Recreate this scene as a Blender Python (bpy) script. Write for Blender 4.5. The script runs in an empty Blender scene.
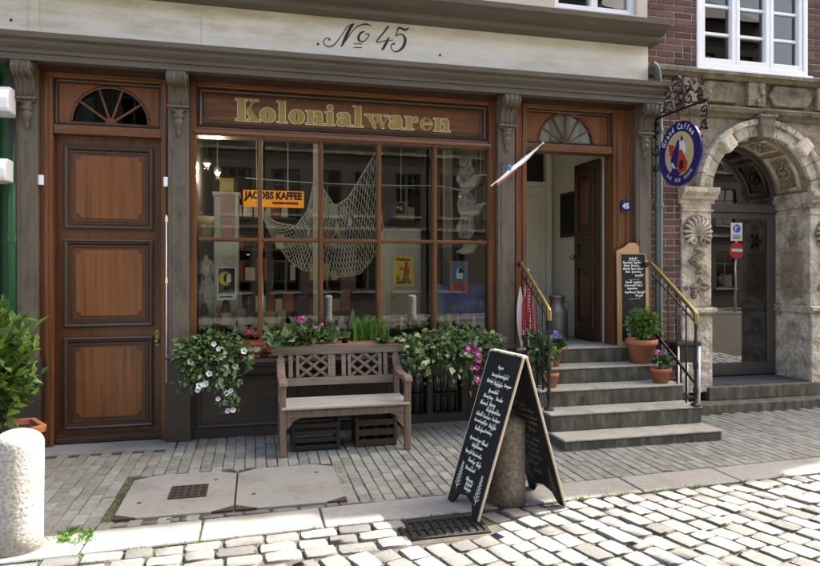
import bpy, math, random
import numpy as np
from mathutils import Vector, Matrix
R = math.radians
rnd = random.Random(45)
scene = bpy.context.scene
C = scene.collection

# ------------------------------------------------------------------ camera, sky, sun, exposure
CAM_H, FPX, YAW = 1.6, 638.0, R(13.6)
cam = bpy.data.cameras.new('camera'); cam.sensor_width = 36; cam.lens = 36 * FPX / 820
cam.shift_y = -11 / 820; cam.clip_start = .05; cam.clip_end = 1500
camo = bpy.data.objects.new('camera', cam); C.objects.link(camo)
camo.location = (0, 0, CAM_H); camo.rotation_euler = (R(90), 0, -YAW); scene.camera = camo
SUN_AZ, SUN_EL = R(14), R(50)
world = bpy.data.worlds.new('World'); scene.world = world; world.use_nodes = True
wn = world.node_tree.nodes; wl = world.node_tree.links
sky = wn.new('ShaderNodeTexSky'); sky.sky_type = 'NISHITA'; sky.sun_disc = False
sky.sun_elevation = SUN_EL; sky.sun_rotation = R(90) - SUN_AZ
sky.air_density = 1.0; sky.dust_density = 6.0; sky.ozone_density = .3
wn['Background'].inputs[1].default_value = .15
hz = wn.new('ShaderNodeMixRGB'); hz.blend_type = 'MULTIPLY'; hz.inputs[0].default_value = 1; hz.inputs[2].default_value = (1, .965, .90, 1)   # hazy summer air
wl.new(sky.outputs[0], hz.inputs[1]); wl.new(hz.outputs[0], wn['Background'].inputs[0])
sl = bpy.data.lights.new('sun', 'SUN'); sl.energy = 4.0; sl.angle = R(.5); sl.color = (1, .96, .90)
so = bpy.data.objects.new('sun', sl); C.objects.link(so)
SD = Vector((math.cos(SUN_EL) * math.cos(SUN_AZ), math.cos(SUN_EL) * math.sin(SUN_AZ), math.sin(SUN_EL)))
so.rotation_euler = SD.to_track_quat('Z', 'Y').to_euler(); so.location = (20, 4, 25)
scene.view_settings.view_transform = 'Standard'; scene.view_settings.look = 'None'
scene.view_settings.exposure = 2.35; scene.view_settings.gamma = 1.0; scene.view_settings.use_curve_mapping = False

_s, _c = math.sin(YAW), math.cos(YAW)
def at(px, py, Y):
    """a photo pixel's place (X, Z) on the upright plane at distance Y"""
    xc = (px - 410) / FPX; t = Y / (_c - _s * xc)
    return (_c * xc + _s) * t, CAM_H - (py - 272) / FPX * t
def ground(px, py, z=0.):
    t = FPX * (CAM_H - z) / (py - 272); xc = (px - 410) / FPX
    return (_c * xc + _s) * t, (_c - _s * xc) * t

# ------------------------------------------------------------------ materials
def _nt(name):
    m = bpy.data.materials.new(name); m.use_nodes = True
    nt = m.node_tree; return m, nt, nt.nodes, nt.links, nt.nodes['Principled BSDF']
def ramp(n, cols, pos=None):
    r = n.new('ShaderNodeValToRGB'); e = r.color_ramp.elements
    pos = pos or [i / (len(cols) - 1) for i in range(len(cols))]
    while len(e) < len(cols): e.new(.5)
    for i, (c, p) in enumerate(zip(cols, pos)): e[i].position = p; e[i].color = (*c, 1)
    return r
def noisy(name, cols, scale=6, rough=.7, bump=.2, bscale=40, stretch=(1, 1, 1), rand=0., spec=.5, metal=0., coat=0., pos=None, bdist=.01, dirt=None, dscale=3.):
    m, nt, n, l, p = _nt(name)
    tc = n.new('ShaderNodeTexCoord'); mp = n.new('ShaderNodeMapping'); mp.inputs['Scale'].default_value = stretch
    l.new(tc.outputs['Object'], mp.inputs[0]); vec = mp.outputs[0]
    oi = None
    if rand:
        oi = n.new('ShaderNodeObjectInfo'); ad = n.new('ShaderNodeVectorMath'); ad.operation = 'MULTIPLY_ADD'
        cx = n.new('ShaderNodeCombineXYZ')
        for k in range(3): l.new(oi.outputs['Random'], cx.inputs[k])
        ad.inputs[1].default_value = (37, 53, 71); l.new(cx.outputs[0], ad.inputs[0]); l.new(vec, ad.inputs[2]); vec = ad.outputs[0]
    nz = n.new('ShaderNodeTexNoise'); nz.inputs['Scale'].default_value = scale; nz.inputs['Detail'].default_value = 7; nz.inputs['Roughness'].default_value = .62
    l.new(vec, nz.inputs[0])
    rp = ramp(n, cols, pos); l.new(nz.outputs[0], rp.inputs[0]); col = rp.outputs[0]
    if dirt:
        n3 = n.new('ShaderNodeTexNoise'); n3.inputs['Scale'].default_value = dscale; n3.inputs['Detail'].default_value = 8; n3.inputs['Roughness'].default_value = .7
        l.new(vec, n3.inputs[0]); r3 = ramp(n, [(0, 0, 0), (1, 1, 1)], [.5, .72]); l.new(n3.outputs[0], r3.inputs[0])
        mx = n.new('ShaderNodeMixRGB'); mx.inputs[2].default_value = (*dirt, 1); l.new(r3.outputs[0], mx.inputs[0]); l.new(col, mx.inputs[1]); col = mx.outputs[0]
    if rand:
        hs = n.new('ShaderNodeHueSaturation'); mr = n.new('ShaderNodeMapRange'); mr.inputs[3].default_value = 1 - rand; mr.inputs[4].default_value = 1 + rand
        l.new(oi.outputs['Random'], mr.inputs[0]); l.new(mr.outputs[0], hs.inputs['Value']); l.new(col, hs.inputs['Color']); col = hs.outputs[0]
    l.new(col, p.inputs['Base Color'])
    p.inputs['Roughness'].default_value = rough; p.inputs['Metallic'].default_value = metal
    p.inputs['Specular IOR Level'].default_value = spec; p.inputs['Coat Weight'].default_value = coat; p.inputs['Coat Roughness'].default_value = .18
    if bump:
        n2 = n.new('ShaderNodeTexNoise'); n2.inputs['Scale'].default_value = bscale; n2.inputs['Detail'].default_value = 6
        l.new(vec, n2.inputs[0]); b = n.new('ShaderNodeBump'); b.inputs['Strength'].default_value = bump; b.inputs['Distance'].default_value = bdist
        l.new(n2.outputs[0], b.inputs['Height']); l.new(b.outputs[0], p.inputs['Normal'])
    return m
def flat(name, col, rough=.6, metal=0., emit=0.):
    d = tuple(c * .8 for c in col)
    m = noisy(name, [d, col], 12, rough, .06, 60, metal=metal)
    if emit:
        p = m.node_tree.nodes['Principled BSDF']; p.inputs['Emission Color'].default_value = (*col, 1); p.inputs['Emission Strength'].default_value = emit
    return m
def leafmat(name, dark, light, trans=.35):
    m, nt, n, l, p = _nt(name)
    g = n.new('ShaderNodeNewGeometry'); rp = ramp(n, [dark, tuple((a + b) / 2 for a, b in zip(dark, light)), light], [0, .6, 1])
    l.new(g.outputs['Random Per Island'], rp.inputs[0]); l.new(rp.outputs[0], p.inputs['Base Color'])
    p.inputs['Roughness'].default_value = .42
    tr = n.new('ShaderNodeBsdfTranslucent'); l.new(rp.outputs[0], tr.inputs[0]); mx = n.new('ShaderNodeMixShader'); mx.inputs[0].default_value = trans
    l.new(p.outputs[0], mx.inputs[1]); l.new(tr.outputs[0], mx.inputs[2]); l.new(mx.outputs[0], n['Material Output'].inputs[0])
    return m
def glassmat(name, tint=(.94, .97, .95), refl=1.0, ior=1.52):
    m, nt, n, l, p = _nt(name); n.remove(p)
    t = n.new('ShaderNodeBsdfTransparent'); t.inputs[0].default_value = (*tint, 1)
    g = n.new('ShaderNodeBsdfGlossy'); g.inputs['Roughness'].default_value = 0.004; g.inputs[0].default_value = (1, 1, 1, 1)
    fr = n.new('ShaderNodeFresnel'); fr.inputs[0].default_value = ior
    mu = n.new('ShaderNodeMath'); mu.operation = 'MULTIPLY'; mu.use_clamp = True; mu.inputs[1].default_value = refl; l.new(fr.outputs[0], mu.inputs[0])
    tc = n.new('ShaderNodeTexCoord'); nz = n.new('ShaderNodeTexNoise'); nz.inputs['Scale'].default_value = 2.2; l.new(tc.outputs['Object'], nz.inputs[0])
    b = n.new('ShaderNodeBump'); b.inputs['Strength'].default_value = .12; b.inputs['Distance'].default_value = .004; l.new(nz.outputs[0], b.inputs['Height']); l.new(b.outputs[0], g.inputs['Normal'])
    mx = n.new('ShaderNodeMixShader'); l.new(mu.outputs[0], mx.inputs[0]); l.new(t.outputs[0], mx.inputs[1]); l.new(g.outputs[0], mx.inputs[2])
    l.new(mx.outputs[0], n['Material Output'].inputs[0]); return m
def brickmat(name, c1, c2, mortar, bw=.23, bh=.075):
    m, nt, n, l, p = _nt(name)
    tc = n.new('ShaderNodeTexCoord'); sp = n.new('ShaderNodeSeparateXYZ'); cb = n.new('ShaderNodeCombineXYZ'); l.new(tc.outputs['Object'], sp.inputs[0])
    su = n.new('ShaderNodeMath'); l.new(sp.outputs[0], su.inputs[0]); l.new(sp.outputs[1], su.inputs[1])
    l.new(su.outputs[0], cb.inputs[0]); l.new(sp.outputs[2], cb.inputs[1])
    b = n.new('ShaderNodeTexBrick'); b.inputs['Scale'].default_value = 1; b.inputs['Brick Width'].default_value = bw; b.inputs['Row Height'].default_value = bh
    b.inputs['Mortar Size'].default_value = .007; b.inputs['Color1'].default_value = (*c1, 1); b.inputs['Color2'].default_value = (*c2, 1); b.inputs['Mortar'].default_value = (*mortar, 1)
    l.new(cb.outputs[0], b.inputs[0]); l.new(b.outputs[0], p.inputs['Base Color']); p.inputs['Roughness'].default_value = .9; return m

M = {}
woodcols = [(.048, .016, .0046), (.13, .046, .0125), (.20, .079, .022)]
M['wood'] = noisy('varnished_wood', woodcols, 3.0, .4, .12, 8, stretch=(9, 9, .55), coat=.12, rand=.06, dirt=(.022, .010, .006), dscale=2.2)
M['wood_x'] = noisy('varnished_wood_across', woodcols, 3.0, .4, .12, 8, stretch=(.55, 9, 9), coat=.12, rand=.06, dirt=(.022, .010, .006), dscale=2.2)
M['doorwood'] = noisy('door_stile_wood', [(.036, .0118, .0042), (.092, .031, .0092), (.145, .052, .0155)], 2.2, .4, .1, 8, stretch=(7, 7, .5), coat=.12, rand=.06, dirt=(.022, .010, .006), dscale=2.)
M['panelwood'] = noisy('panel_wood', [(.075, .023, .006), (.172, .059, .0145), (.25, .097, .026)], 2.6, .38, .12, 8, stretch=(11, 11, .45), coat=.12, rand=.10, dirt=(.05, .018, .007), dscale=1.6)
M['darkwood'] = noisy('dark_moulding_wood', [(.014, .007, .004), (.035, .016, .008), (.06, .028, .014)], 5, .4, .15, 20, stretch=(3, 3, 3), coat=.2)
M['greypaint'] = noisy('grey_brown_paint', [(.062, .050, .035), (.098, .080, .057), (.135, .112, .082)], 5, .55, .25, 26, stretch=(2, 2, .8), dirt=(.035, .027, .020), dscale=4)
M['basepaint'] = noisy('dark_brown_paint', [(.022, .017, .013), (.034, .027, .021), (.05, .04, .032)], 4, .5, .2, 24, dirt=(.06, .05, .04), dscale=5)
M['white_fascia'] = noisy('fascia_paint', [(.44, .40, .31), (.68, .645, .555), (.76, .735, .66)], 2.2, .6, .3, 14, stretch=(.6, 1, 2.2), pos=[.2, .5, .8], dirt=(.46, .40, .29), dscale=1.7)
M['cornice_stone'] = noisy('cornice_paint', [(.048, .039, .028), (.085, .069, .050), (.12, .10, .075)], 4, .55, .25, 20, stretch=(.5, 2, 2))
M['plaster'] = noisy('cream_plaster', [(.45, .41, .32), (.55, .5, .4)], 3, .85, .2, 30)
M['gold'] = noisy('gold_leaf', [(.24, .17, .04), (.36, .27, .075)], 20, .38, .1, 60, metal=.25)
M['cream_edge'] = flat('cream_outline', (.62, .55, .36), .5)
M['ink'] = flat('black_lettering', (.02, .018, .016), .6)
M['glass'] = glassmat('window_glass', refl=1.6)
M['fanglass'] = glassmat('fanlight_glass', (.35, .37, .36), .8)
M['doorglass'] = glassmat('door_glass', (.16, .175, .165), 3.2)
M['iron'] = noisy('black_iron', [(.012, .012, .013), (.03, .028, .027)], 18, .45, .3, 60, metal=.4)
M['rust_iron'] = noisy('rusty_cast_iron', [(.03, .022, .018), (.07, .045, .03)], 25, .7, .5, 60, metal=.3)
M['brass'] = noisy('brass_rail', [(.20, .15, .06), (.36, .28, .12)], 14, .4, .1, 60, metal=.9)
M['zinc'] = noisy('painted_downpipe', [(.07, .085, .08), (.12, .14, .13)], 6, .4, .1, 40, stretch=(3, 3, .5), metal=.3)
M['granite'] = noisy('granite', [(.14, .13, .115), (.29, .28, .255), (.40, .39, .365)], 55, .85, .6, 50, pos=[.3, .5, .7], dirt=(.2, .18, .15), dscale=4)
M['granite_shaded'] = noisy('shaded_granite', [(.06, .05, .035), (.15, .125, .09), (.24, .21, .165)], 40, .85, .6, 45, pos=[.3, .5, .7], dirt=(.07, .055, .038), dscale=5)  # granite browned to carry shade and warm bounce in its colour
M['kerb'] = noisy('granite_kerb', [(.13, .13, .125), (.20, .198, .19), (.26, .255, .245)], 30, .8, .35, 60, dirt=(.13, .125, .11), dscale=2.5)
M['sett'] = noisy('granite_sett', [(.12, .115, .10), (.21, .203, .185), (.29, .28, .26)], 16, .75, .9, 30, rand=.38, bdist=.02, dirt=(.12, .112, .095), dscale=7)
M['paver'] = noisy('clinker_paver', [(.112, .116, .105), (.162, .166, .153), (.215, .218, .202)], 12, .85, .4, 60, rand=.2, dirt=(.085, .087, .075), dscale=8)
M['joint'] = noisy('mossy_joint', [(.018, .016, .012), (.05, .043, .032), (.045, .065, .02)], 5, .95, .6, 40, pos=[.3, .55, .75])
M['slab'] = noisy('concrete_slab', [(.125, .125, .118), (.182, .182, .173), (.232, .231, .22)], 6, .85, .35, 60, dirt=(.09, .085, .07), dscale=3)
M['farpave'] = noisy('dark_far_paving', [(.05, .048, .043), (.085, .08, .072)], 5, .85, .3, 40)
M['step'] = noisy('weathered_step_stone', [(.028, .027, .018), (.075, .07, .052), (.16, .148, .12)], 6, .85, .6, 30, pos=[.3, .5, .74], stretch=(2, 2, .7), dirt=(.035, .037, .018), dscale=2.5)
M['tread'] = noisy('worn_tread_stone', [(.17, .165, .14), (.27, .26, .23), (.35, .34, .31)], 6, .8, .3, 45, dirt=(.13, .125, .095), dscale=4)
M['asphalt'] = noisy('street_ground', [(.12, .11, .10), (.2, .19, .17)], 4, .9, .3, 30)
M['brick'] = noisy('red_brick', [(.055, .027, .023), (.10, .048, .038), (.15, .08, .063)], 14, .9, .5, 50, rand=.38, dirt=(.07, .045, .04), dscale=9)
M['mortar'] = noisy('lime_mortar', [(.26, .24, .21), (.42, .39, .34)], 20, .95, .5, 60)
M['brickwall'] = brickmat('far_brick', (.10, .042, .034), (.06, .03, .026), (.2, .18, .16))
M['brickwall2'] = brickmat('brown_brick', (.07, .045, .033), (.045, .028, .021), (.12, .105, .09))
M['farbrick_shaded'] = brickmat('shaded_far_brick', (.035, .024, .019), (.022, .016, .013), (.06, .054, .048))  # far brick darkened so its colour holds the facade's shade
M['sandstone'] = noisy('weathered_sandstone', [(.15, .12, .088), (.43, .378, .30), (.62, .565, .475)], 5.5, .9, 1.0, 22, pos=[.30, .5, .68], bdist=.03, dirt=(.19, .155, .11), dscale=4.5)
M['sandstone_d'] = noisy('dark_sandstone', [(.045, .038, .026), (.15, .125, .085), (.33, .27, .17)], 6, .9, .8, 26, pos=[.3, .52, .72], bdist=.02, dirt=(.10, .10, .06), dscale=3)
M['sandstone_l'] = noisy('pale_sandstone', [(.36, .31, .24), (.56, .50, .41), (.66, .61, .52)], 7, .9, .8, 24, bdist=.02, dirt=(.3, .25, .19), dscale=6)
M['carved'] = noisy('carved_sandstone', [(.07, .054, .037), (.26, .205, .145), (.45, .385, .295)], 9, .9, .8, 34, bdist=.035, dirt=(.09, .07, .05), dscale=8)
M['whitepaint'] = noisy('white_gloss_paint', [(.66, .68, .72), (.80, .81, .83)], 4, .35, .1, 30)
M['green'] = noisy('green_paint', [(.008, .06, .02), (.014, .095, .03)], 4, .4, .15, 20)
M['terracotta'] = noisy('terracotta', [(.22, .07, .032), (.36, .125, .058), (.42, .17, .085)], 7, .8, .3, 40, dirt=(.30, .17, .11), dscale=5)
M['redbox'] = noisy('orange_red_planter', [(.22, .045, .018), (.34, .075, .03)], 7, .65, .2, 40)
M['soil'] = noisy('potting_soil', [(.012, .009, .006), (.035, .025, .017)], 40, .95, .8, 60)
M['benchwood'] = noisy('weathered_bench_wood', [(.06, .045, .034), (.15, .118, .092), (.25, .205, .165)], 4, .75, .35, 12, stretch=(.8, 9, 9), dirt=(.07, .05, .035), dscale=3)
M['benchleg'] = noisy('bench_post_wood', [(.06, .038, .025), (.14, .095, .065), (.22, .16, .115)], 4, .75, .35, 12, stretch=(9, 9, .8), dirt=(.07, .045, .03), dscale=3)
M['benchseat'] = noisy('bleached_seat_wood', [(.16, .14, .12), (.27, .25, .22), (.36, .335, .305)], 4, .75, .35, 12, stretch=(.7, 9, 9))
M['crate_black'] = flat('black_crate_plastic', (.016, .015, .014), .5)
M['crate_brown'] = noisy('brown_crate_plastic', [(.03, .018, .012), (.055, .034, .022)], 12, .55, .2, 40)
M['board'] = noisy('chalkboard', [(.005, .005, .006), (.010, .010, .011), (.02, .02, .02)], 5, .62, .1, 40, spec=.25)
M['chalk'] = flat('chalk', (.74, .74, .72), .9)
M['chalk_grey'] = flat('grey_chalk', (.16, .16, .155), .9)  # darker grey chalk for the writing on the right leaf
M['palewood'] = noisy('pale_pine', [(.30, .17, .07), (.46, .29, .14)], 4, .5, .2, 14, stretch=(8, 8, .8))
M['edgewood'] = noisy('board_edge_wood', [(.34, .26, .17), (.55, .46, .34)], 4, .6, .2, 14)
M['enamel_blue'] = noisy('blue_enamel', [(.012, .012, .085), (.022, .02, .14)], 8, .18, .03, 20)
M['enamel_cream'] = flat('cream_enamel', (.52, .42, .24), .2)
M['enamel_red'] = flat('red_enamel', (.42, .055, .018), .22)
M['enamel_white'] = flat('white_enamel', (.74, .74, .74), .25)
M['orange_sign'] = flat('orange_backlit_sign', (.80, .27, .012), .4, emit=.12)
M['blackprint'] = flat('black_print', (.01, .01, .01), .5)
M['yellow'] = flat('yellow_print', (.66, .46, .03), .5)
M['blueprint'] = flat('blue_print', (.06, .17, .38), .5)
M['deepblue'] = noisy('blue_cloth', [(.02, .03, .14), (.05, .08, .32), (.3, .35, .55)], 9, .8, .2, 40, pos=[.3, .55, .8])
M['pinkprint'] = noisy('pink_print', [(.42, .22, .21), (.58, .36, .33)], 9, .7, .1, 40)
M['porcelain'] = noisy('white_porcelain', [(.10, .10, .12), (.62, .61, .57), (.72, .71, .67)], 22, .2, .05, 30, pos=[.34, .46, .7])
M['whitefig'] = flat('white_plaster_figure', (.68, .66, .61), .6)
M['net'] = flat('pale_net_cord', (.74, .71, .62), .9)
M['starfish'] = noisy('starfish', [(.5, .4, .22), (.66, .56, .36)], 20, .9, .6, 60)
M['bottle'] = flat('dark_bottle_glass', (.008, .012, .008), .12)
M['foil'] = flat('white_foil', (.7, .7, .68), .4)
M['corridor'] = noisy('corridor_paint', [(.62, .60, .48), (.72, .70, .58)], 3, .6, .1, 20)
M['corridor_d'] = noisy('corridor_wall', [(.56, .55, .47), (.66, .65, .56)], 3, .7, .1, 20)
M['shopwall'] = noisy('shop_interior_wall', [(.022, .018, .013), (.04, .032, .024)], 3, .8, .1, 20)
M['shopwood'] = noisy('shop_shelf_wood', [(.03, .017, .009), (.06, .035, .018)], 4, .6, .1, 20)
M['milkcan'] = noisy('tinned_steel', [(.16, .155, .14), (.28, .27, .25)], 9, .45, .2, 30, metal=.7)
M['leafgloss'] = leafmat('laurel_leaf', (.03, .075, .010), (.19, .30, .05), .28)
M['leafivy'] = leafmat('trailing_leaf', (.022, .06, .014), (.15, .24, .07), .32)
M['leafpale'] = leafmat('pale_leaf', (.08, .14, .045), (.34, .40, .22), .3)
M['leafbox'] = leafmat('small_shrub_leaf', (.03, .075, .008), (.15, .26, .03), .3)
M['grassleaf'] = leafmat('grass_blade', (.04, .11, .010), (.17, .33, .05), .4)
M['white_petal'] = leafmat('white_petal', (.66, .66, .68), (.84, .84, .84), .3)
M['pink_petal'] = leafmat('pink_petal', (.5, .12, .34), (.72, .30, .55), .3)
M['magenta_petal'] = leafmat('magenta_petal', (.30, .02, .15), (.52, .07, .30), .3)
M['red_petal'] = leafmat('red_petal', (.28, .012, .012), (.5, .04, .03), .3)
M['violet_petal'] = leafmat('violet_petal', (.08, .06, .3), (.26, .22, .58), .3)
M['stem'] = flat('green_stem', (.06, .10, .03), .7)
M['twig'] = flat('brown_twig', (.05, .035, .022), .85)
M['spots'] = None
M['doormat'] = noisy('slate_mat', [(.035, .036, .042), (.06, .062, .072)], 30, .85, .3, 80)
M['greyframe'] = noisy('brown_grey_door_frame', [(.045, .038, .034), (.075, .065, .058)], 5, .4, .1, 30)
M['sign_red'] = flat('sign_red', (.5, .02, .02), .4)
M['sign_blue'] = flat('sign_blue', (.03, .1, .45), .4)
M['rubber'] = flat('black_rubber', (.015, .015, .015), .7)
M['curtain'] = flat('pale_curtain', (.5, .5, .48), .9)
M['bulb'] = flat('lit_bulb', (1, .9, .75), .4, emit=6)
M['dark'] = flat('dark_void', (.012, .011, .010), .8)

def dotted(name, base, dot):
    m, nt, n, l, p = _nt(name)
    tc = n.new('ShaderNodeTexCoord'); v = n.new('ShaderNodeTexVoronoi'); v.inputs['Scale'].default_value = 30; v.inputs['Randomness'].default_value = .25
    l.new(tc.outputs['Object'], v.inputs[0]); rp = ramp(n, [dot, base], [.30, .36]); l.new(v.outputs['Distance'], rp.inputs[0]); l.new(rp.outputs[0], p.inputs['Base Color']); p.inputs['Roughness'].default_value = .8
    return m
M['spots'] = dotted('red_white_spots', (.42, .02, .025), (.75, .72, .7))

# ------------------------------------------------------------------ mesh helpers
ORG = {}
class MB:
    def __init__(s): s.v = []; s.f = []
    def add(s, vs, fs):
        k = len(s.v); s.v += [tuple(v) for v in vs]; s.f += [tuple(i + k for i in f) for f in fs]; return s
    def box(s, x0, x1, y0, y1, z0, z1):
        return s.add([(x0, y0, z0), (x1, y0, z0), (x1, y1, z0), (x0, y1, z0), (x0, y0, z1), (x1, y0, z1), (x1, y1, z1), (x0, y1, z1)],
                     [(3, 2, 1, 0), (4, 5, 6, 7), (0, 1, 5, 4), (1, 2, 6, 5), (2, 3, 7, 6), (3, 0, 4, 7)])
    def ext(s, poly, O, U, V, N, d):
        O, U, V, N = map(Vector, (O, U, V, N)); n = len(poly)
        a = [O + U * p[0] + V * p[1] for p in poly]; b = [p + N * d for p in a]
        return s.add(a + b, [tuple(range(n))[::-1], tuple(range(n, 2 * n))] + [(i, (i + 1) % n, n + (i + 1) % n, n + i) for i in range(n)])
    def xz(s, poly, y0, y1): return s.ext(poly, (0, y0, 0), (1, 0, 0), (0, 0, 1), (0, 1, 0), y1 - y0)
    def yz(s, poly, x0, x1): return s.ext(poly, (x0, 0, 0), (0, 1, 0), (0, 0, 1), (1, 0, 0), x1 - x0)
    def xy(s, poly, z0, z1): return s.ext(poly, (0, 0, z0), (1, 0, 0), (0, 1, 0), (0, 0, 1), z1 - z0)
    def lathe(s, prof, c, seg=20, a0=0., a1=2 * math.pi):
        full = abs(a1 - a0 - 2 * math.pi) < 1e-6; n = seg if full else seg + 1; vs = []; fs = []
        for r, z in prof:
            for k in range(n):
                a = a0 + (a1 - a0) * k / seg; vs.append((c[0] + r * math.cos(a), c[1] + r * math.sin(a), c[2] + z))
        for i in range(len(prof) - 1):
            for k in range(seg):
                k2 = (k + 1) % n; fs.append((i * n + k, i * n + k2, (i + 1) * n + k2, (i + 1) * n + k))
        if full and prof[0][0] > 1e-4: fs.append(tuple(range(n))[::-1])
        if full and prof[-1][0] > 1e-4: fs.append(tuple(range((len(prof) - 1) * n, len(prof) * n)))
        return s.add(vs, fs)
    def tube(s, pts, r, seg=8, cap=True):
        pts = [Vector(p) for p in pts]; rs = r if isinstance(r, (list, tuple)) else [r] * len(pts); vs = []; fs = []
        t = (pts[1] - pts[0]).normalized(); up = Vector((0, 0, 1)) if abs(t.z) < .9 else Vector((1, 0, 0)); x = t.cross(up).normalized()
        for i, p in enumerate(pts):
            a = pts[max(0, i - 1)]; b = pts[min(len(pts) - 1, i + 1)]; t = (b - a).normalized()
            x = (x - t * x.dot(t)).normalized(); y = t.cross(x)
            for k in range(seg):
                q = 2 * math.pi * k / seg; vs.append(p + (x * math.cos(q) + y * math.sin(q)) * rs[i])
        for i in range(len(pts) - 1):
            for k in range(seg): fs.append((i * seg + k, i * seg + (k + 1) % seg, (i + 1) * seg + (k + 1) % seg, (i + 1) * seg + k))
        if cap: fs += [tuple(range(seg))[::-1], tuple(range((len(pts) - 1) * seg, len(pts) * seg))]
        return s.add(vs, fs)
    def bar(s, a, b, w, h, up=(0, 0, 1)):
        a, b = Vector(a), Vector(b); t = (b - a).normalized(); up = Vector(up)
        if abs(t.dot(up)) > .99: up = Vector((0, 1, 0))
        x = t.cross(up).normalized() * (w / 2); y = x.cross(t).normalized() * (h / 2)
        return s.add([a - x - y, a + x - y, a + x + y, a - x + y, b - x - y, b + x - y, b + x + y, b - x + y],
                     [(3, 2, 1, 0), (4, 5, 6, 7), (0, 1, 5, 4), (1, 2, 6, 5), (2, 3, 7, 6), (3, 0, 4, 7)])
    def ball(s, c, r, seg=12, rings=8):
        rx, ry, rz = r if isinstance(r, (tuple, list)) else (r, r, r); vs = [(c[0], c[1], c[2] - rz)]; fs = []
        for i in range(1, rings):
            p = -math.pi / 2 + math.pi * i / rings
            for k in range(seg):
                a = 2 * math.pi * k / seg; vs.append((c[0] + rx * math.cos(p) * math.cos(a), c[1] + ry * math.cos(p) * math.sin(a), c[2] + rz * math.sin(p)))
        vs.append((c[0], c[1], c[2] + rz)); top = len(vs) - 1
        for k in range(seg):
            k2 = (k + 1) % seg; fs.append((0, 1 + k2, 1 + k)); fs.append((top, top - seg + k, top - seg + k2))
            for i in range(rings - 2): fs.append((1 + i * seg + k, 1 + i * seg + k2, 1 + (i + 1) * seg + k2, 1 + (i + 1) * seg + k))
        return s.add(vs, fs)
    def build(s, name, mat, parent=None, smooth=False, bevel=0., org=None, seg=2, local=False):
        if parent is not None: o3 = Vector((0, 0, 0)) if local else ORG[parent.name]
        elif org is not None: o3 = Vector(org)
        else:
            a = np.array(s.v); lo, hi = a.min(0), a.max(0); o3 = Vector(((lo[0] + hi[0]) / 2, (lo[1] + hi[1]) / 2, lo[2]))
        me = bpy.data.meshes.new(name); me.from_pydata([(v[0] - o3.x, v[1] - o3.y, v[2] - o3.z) for v in s.v], [], s.f); me.update()
        me.materials.append(M[mat] if isinstance(mat, str) else mat)
        if smooth: me.polygons.foreach_set('use_smooth', [True] * len(me.polygons))
        o = bpy.data.objects.new(name, me); C.objects.link(o)
        if parent is not None: o.parent = parent
        else: o.location = o3
        ORG[o.name] = o3.copy()
        if bevel:
            b = o.modifiers.new('bevel', 'BEVEL'); b.width = bevel; b.segments = seg; b.limit_method = 'ANGLE'; b.angle_limit = R(40)
        return o
def tag(o, label=None, cat=None, group=None, kind=None):
    if label: o['label'] = label
    if cat: o['category'] = cat
    if group: o['group'] = group
    if kind: o['kind'] = kind
    return o
def thing(name, loc, label, cat, group=None):
    o = bpy.data.objects.new(name, None); C.objects.link(o); o.location = loc; o.empty_display_size = .1; ORG[o.name] = Vector(loc)
    return tag(o, label, cat, group)
def B(x0, x1, y0, y1, z0, z1): return MB().box(x0, x1, y0, y1, z0, z1)
def inst(name, me, parent, loc, rot=(0, 0, 0), sc=(1, 1, 1)):
    """piece sharing mesh data, loc in world coordinates under a translated parent"""
    o = bpy.data.objects.new(name, me); C.objects.link(o); o.parent = parent
    o.location = Vector(loc) - ORG[parent.name]; o.rotation_euler = rot; o.scale = sc; return o
def mesh_only(mb, name, mat, smooth=False):
    me = bpy.data.meshes.new(name); me.from_pydata(mb.v, [], mb.f); me.update(); me.materials.append(M[mat])
    if smooth: me.polygons.foreach_set('use_smooth', [True] * len(me.polygons))
    return me
def copy_tree(o, loc, label=None):
    c = o.copy(); C.objects.link(c); c.location = loc
    if label: c['label'] = label
    for ch in [k for k in C.objects if k.parent == o]:
        d = ch.copy(); C.objects.link(d); d.parent = c
        for g in [k for k in C.objects if k.parent == ch]:
            e = g.copy(); C.objects.link(e); e.parent = d
    return c
def arc(cx, cz, r, a0, a1, n, rz=None):
    rz = rz or r
    return [(cx + r * math.cos(R(a0 + (a1 - a0) * i / n)), cz + rz * math.sin(R(a0 + (a1 - a0) * i / n))) for i in range(n + 1)]
def text_mesh(body, size, mat, name, parent, O, U, V, ext=.0006, shear=0., sx=1.0, bold=0., align='CENTER'):
    cu = bpy.data.curves.new('lettering', 'FONT'); cu.body = body; cu.size = size; cu.shear = shear; cu.align_x = align; cu.offset = bold; cu.resolution_u = 3
    to = bpy.data.objects.new('lettering', cu); C.objects.link(to); bpy.context.view_layer.update()
    me0 = to.evaluated_get(bpy.context.evaluated_depsgraph_get()).to_mesh()
    U, V, O = Vector(U), Vector(V), Vector(O); mb = MB()
    mb.add([O + U * (v.co.x * sx) + V * v.co.y for v in me0.vertices], [tuple(p.vertices) for p in me0.polygons])
    to.to_mesh_clear(); bpy.data.objects.remove(to); return mb.build(name, mat, parent)
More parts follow.
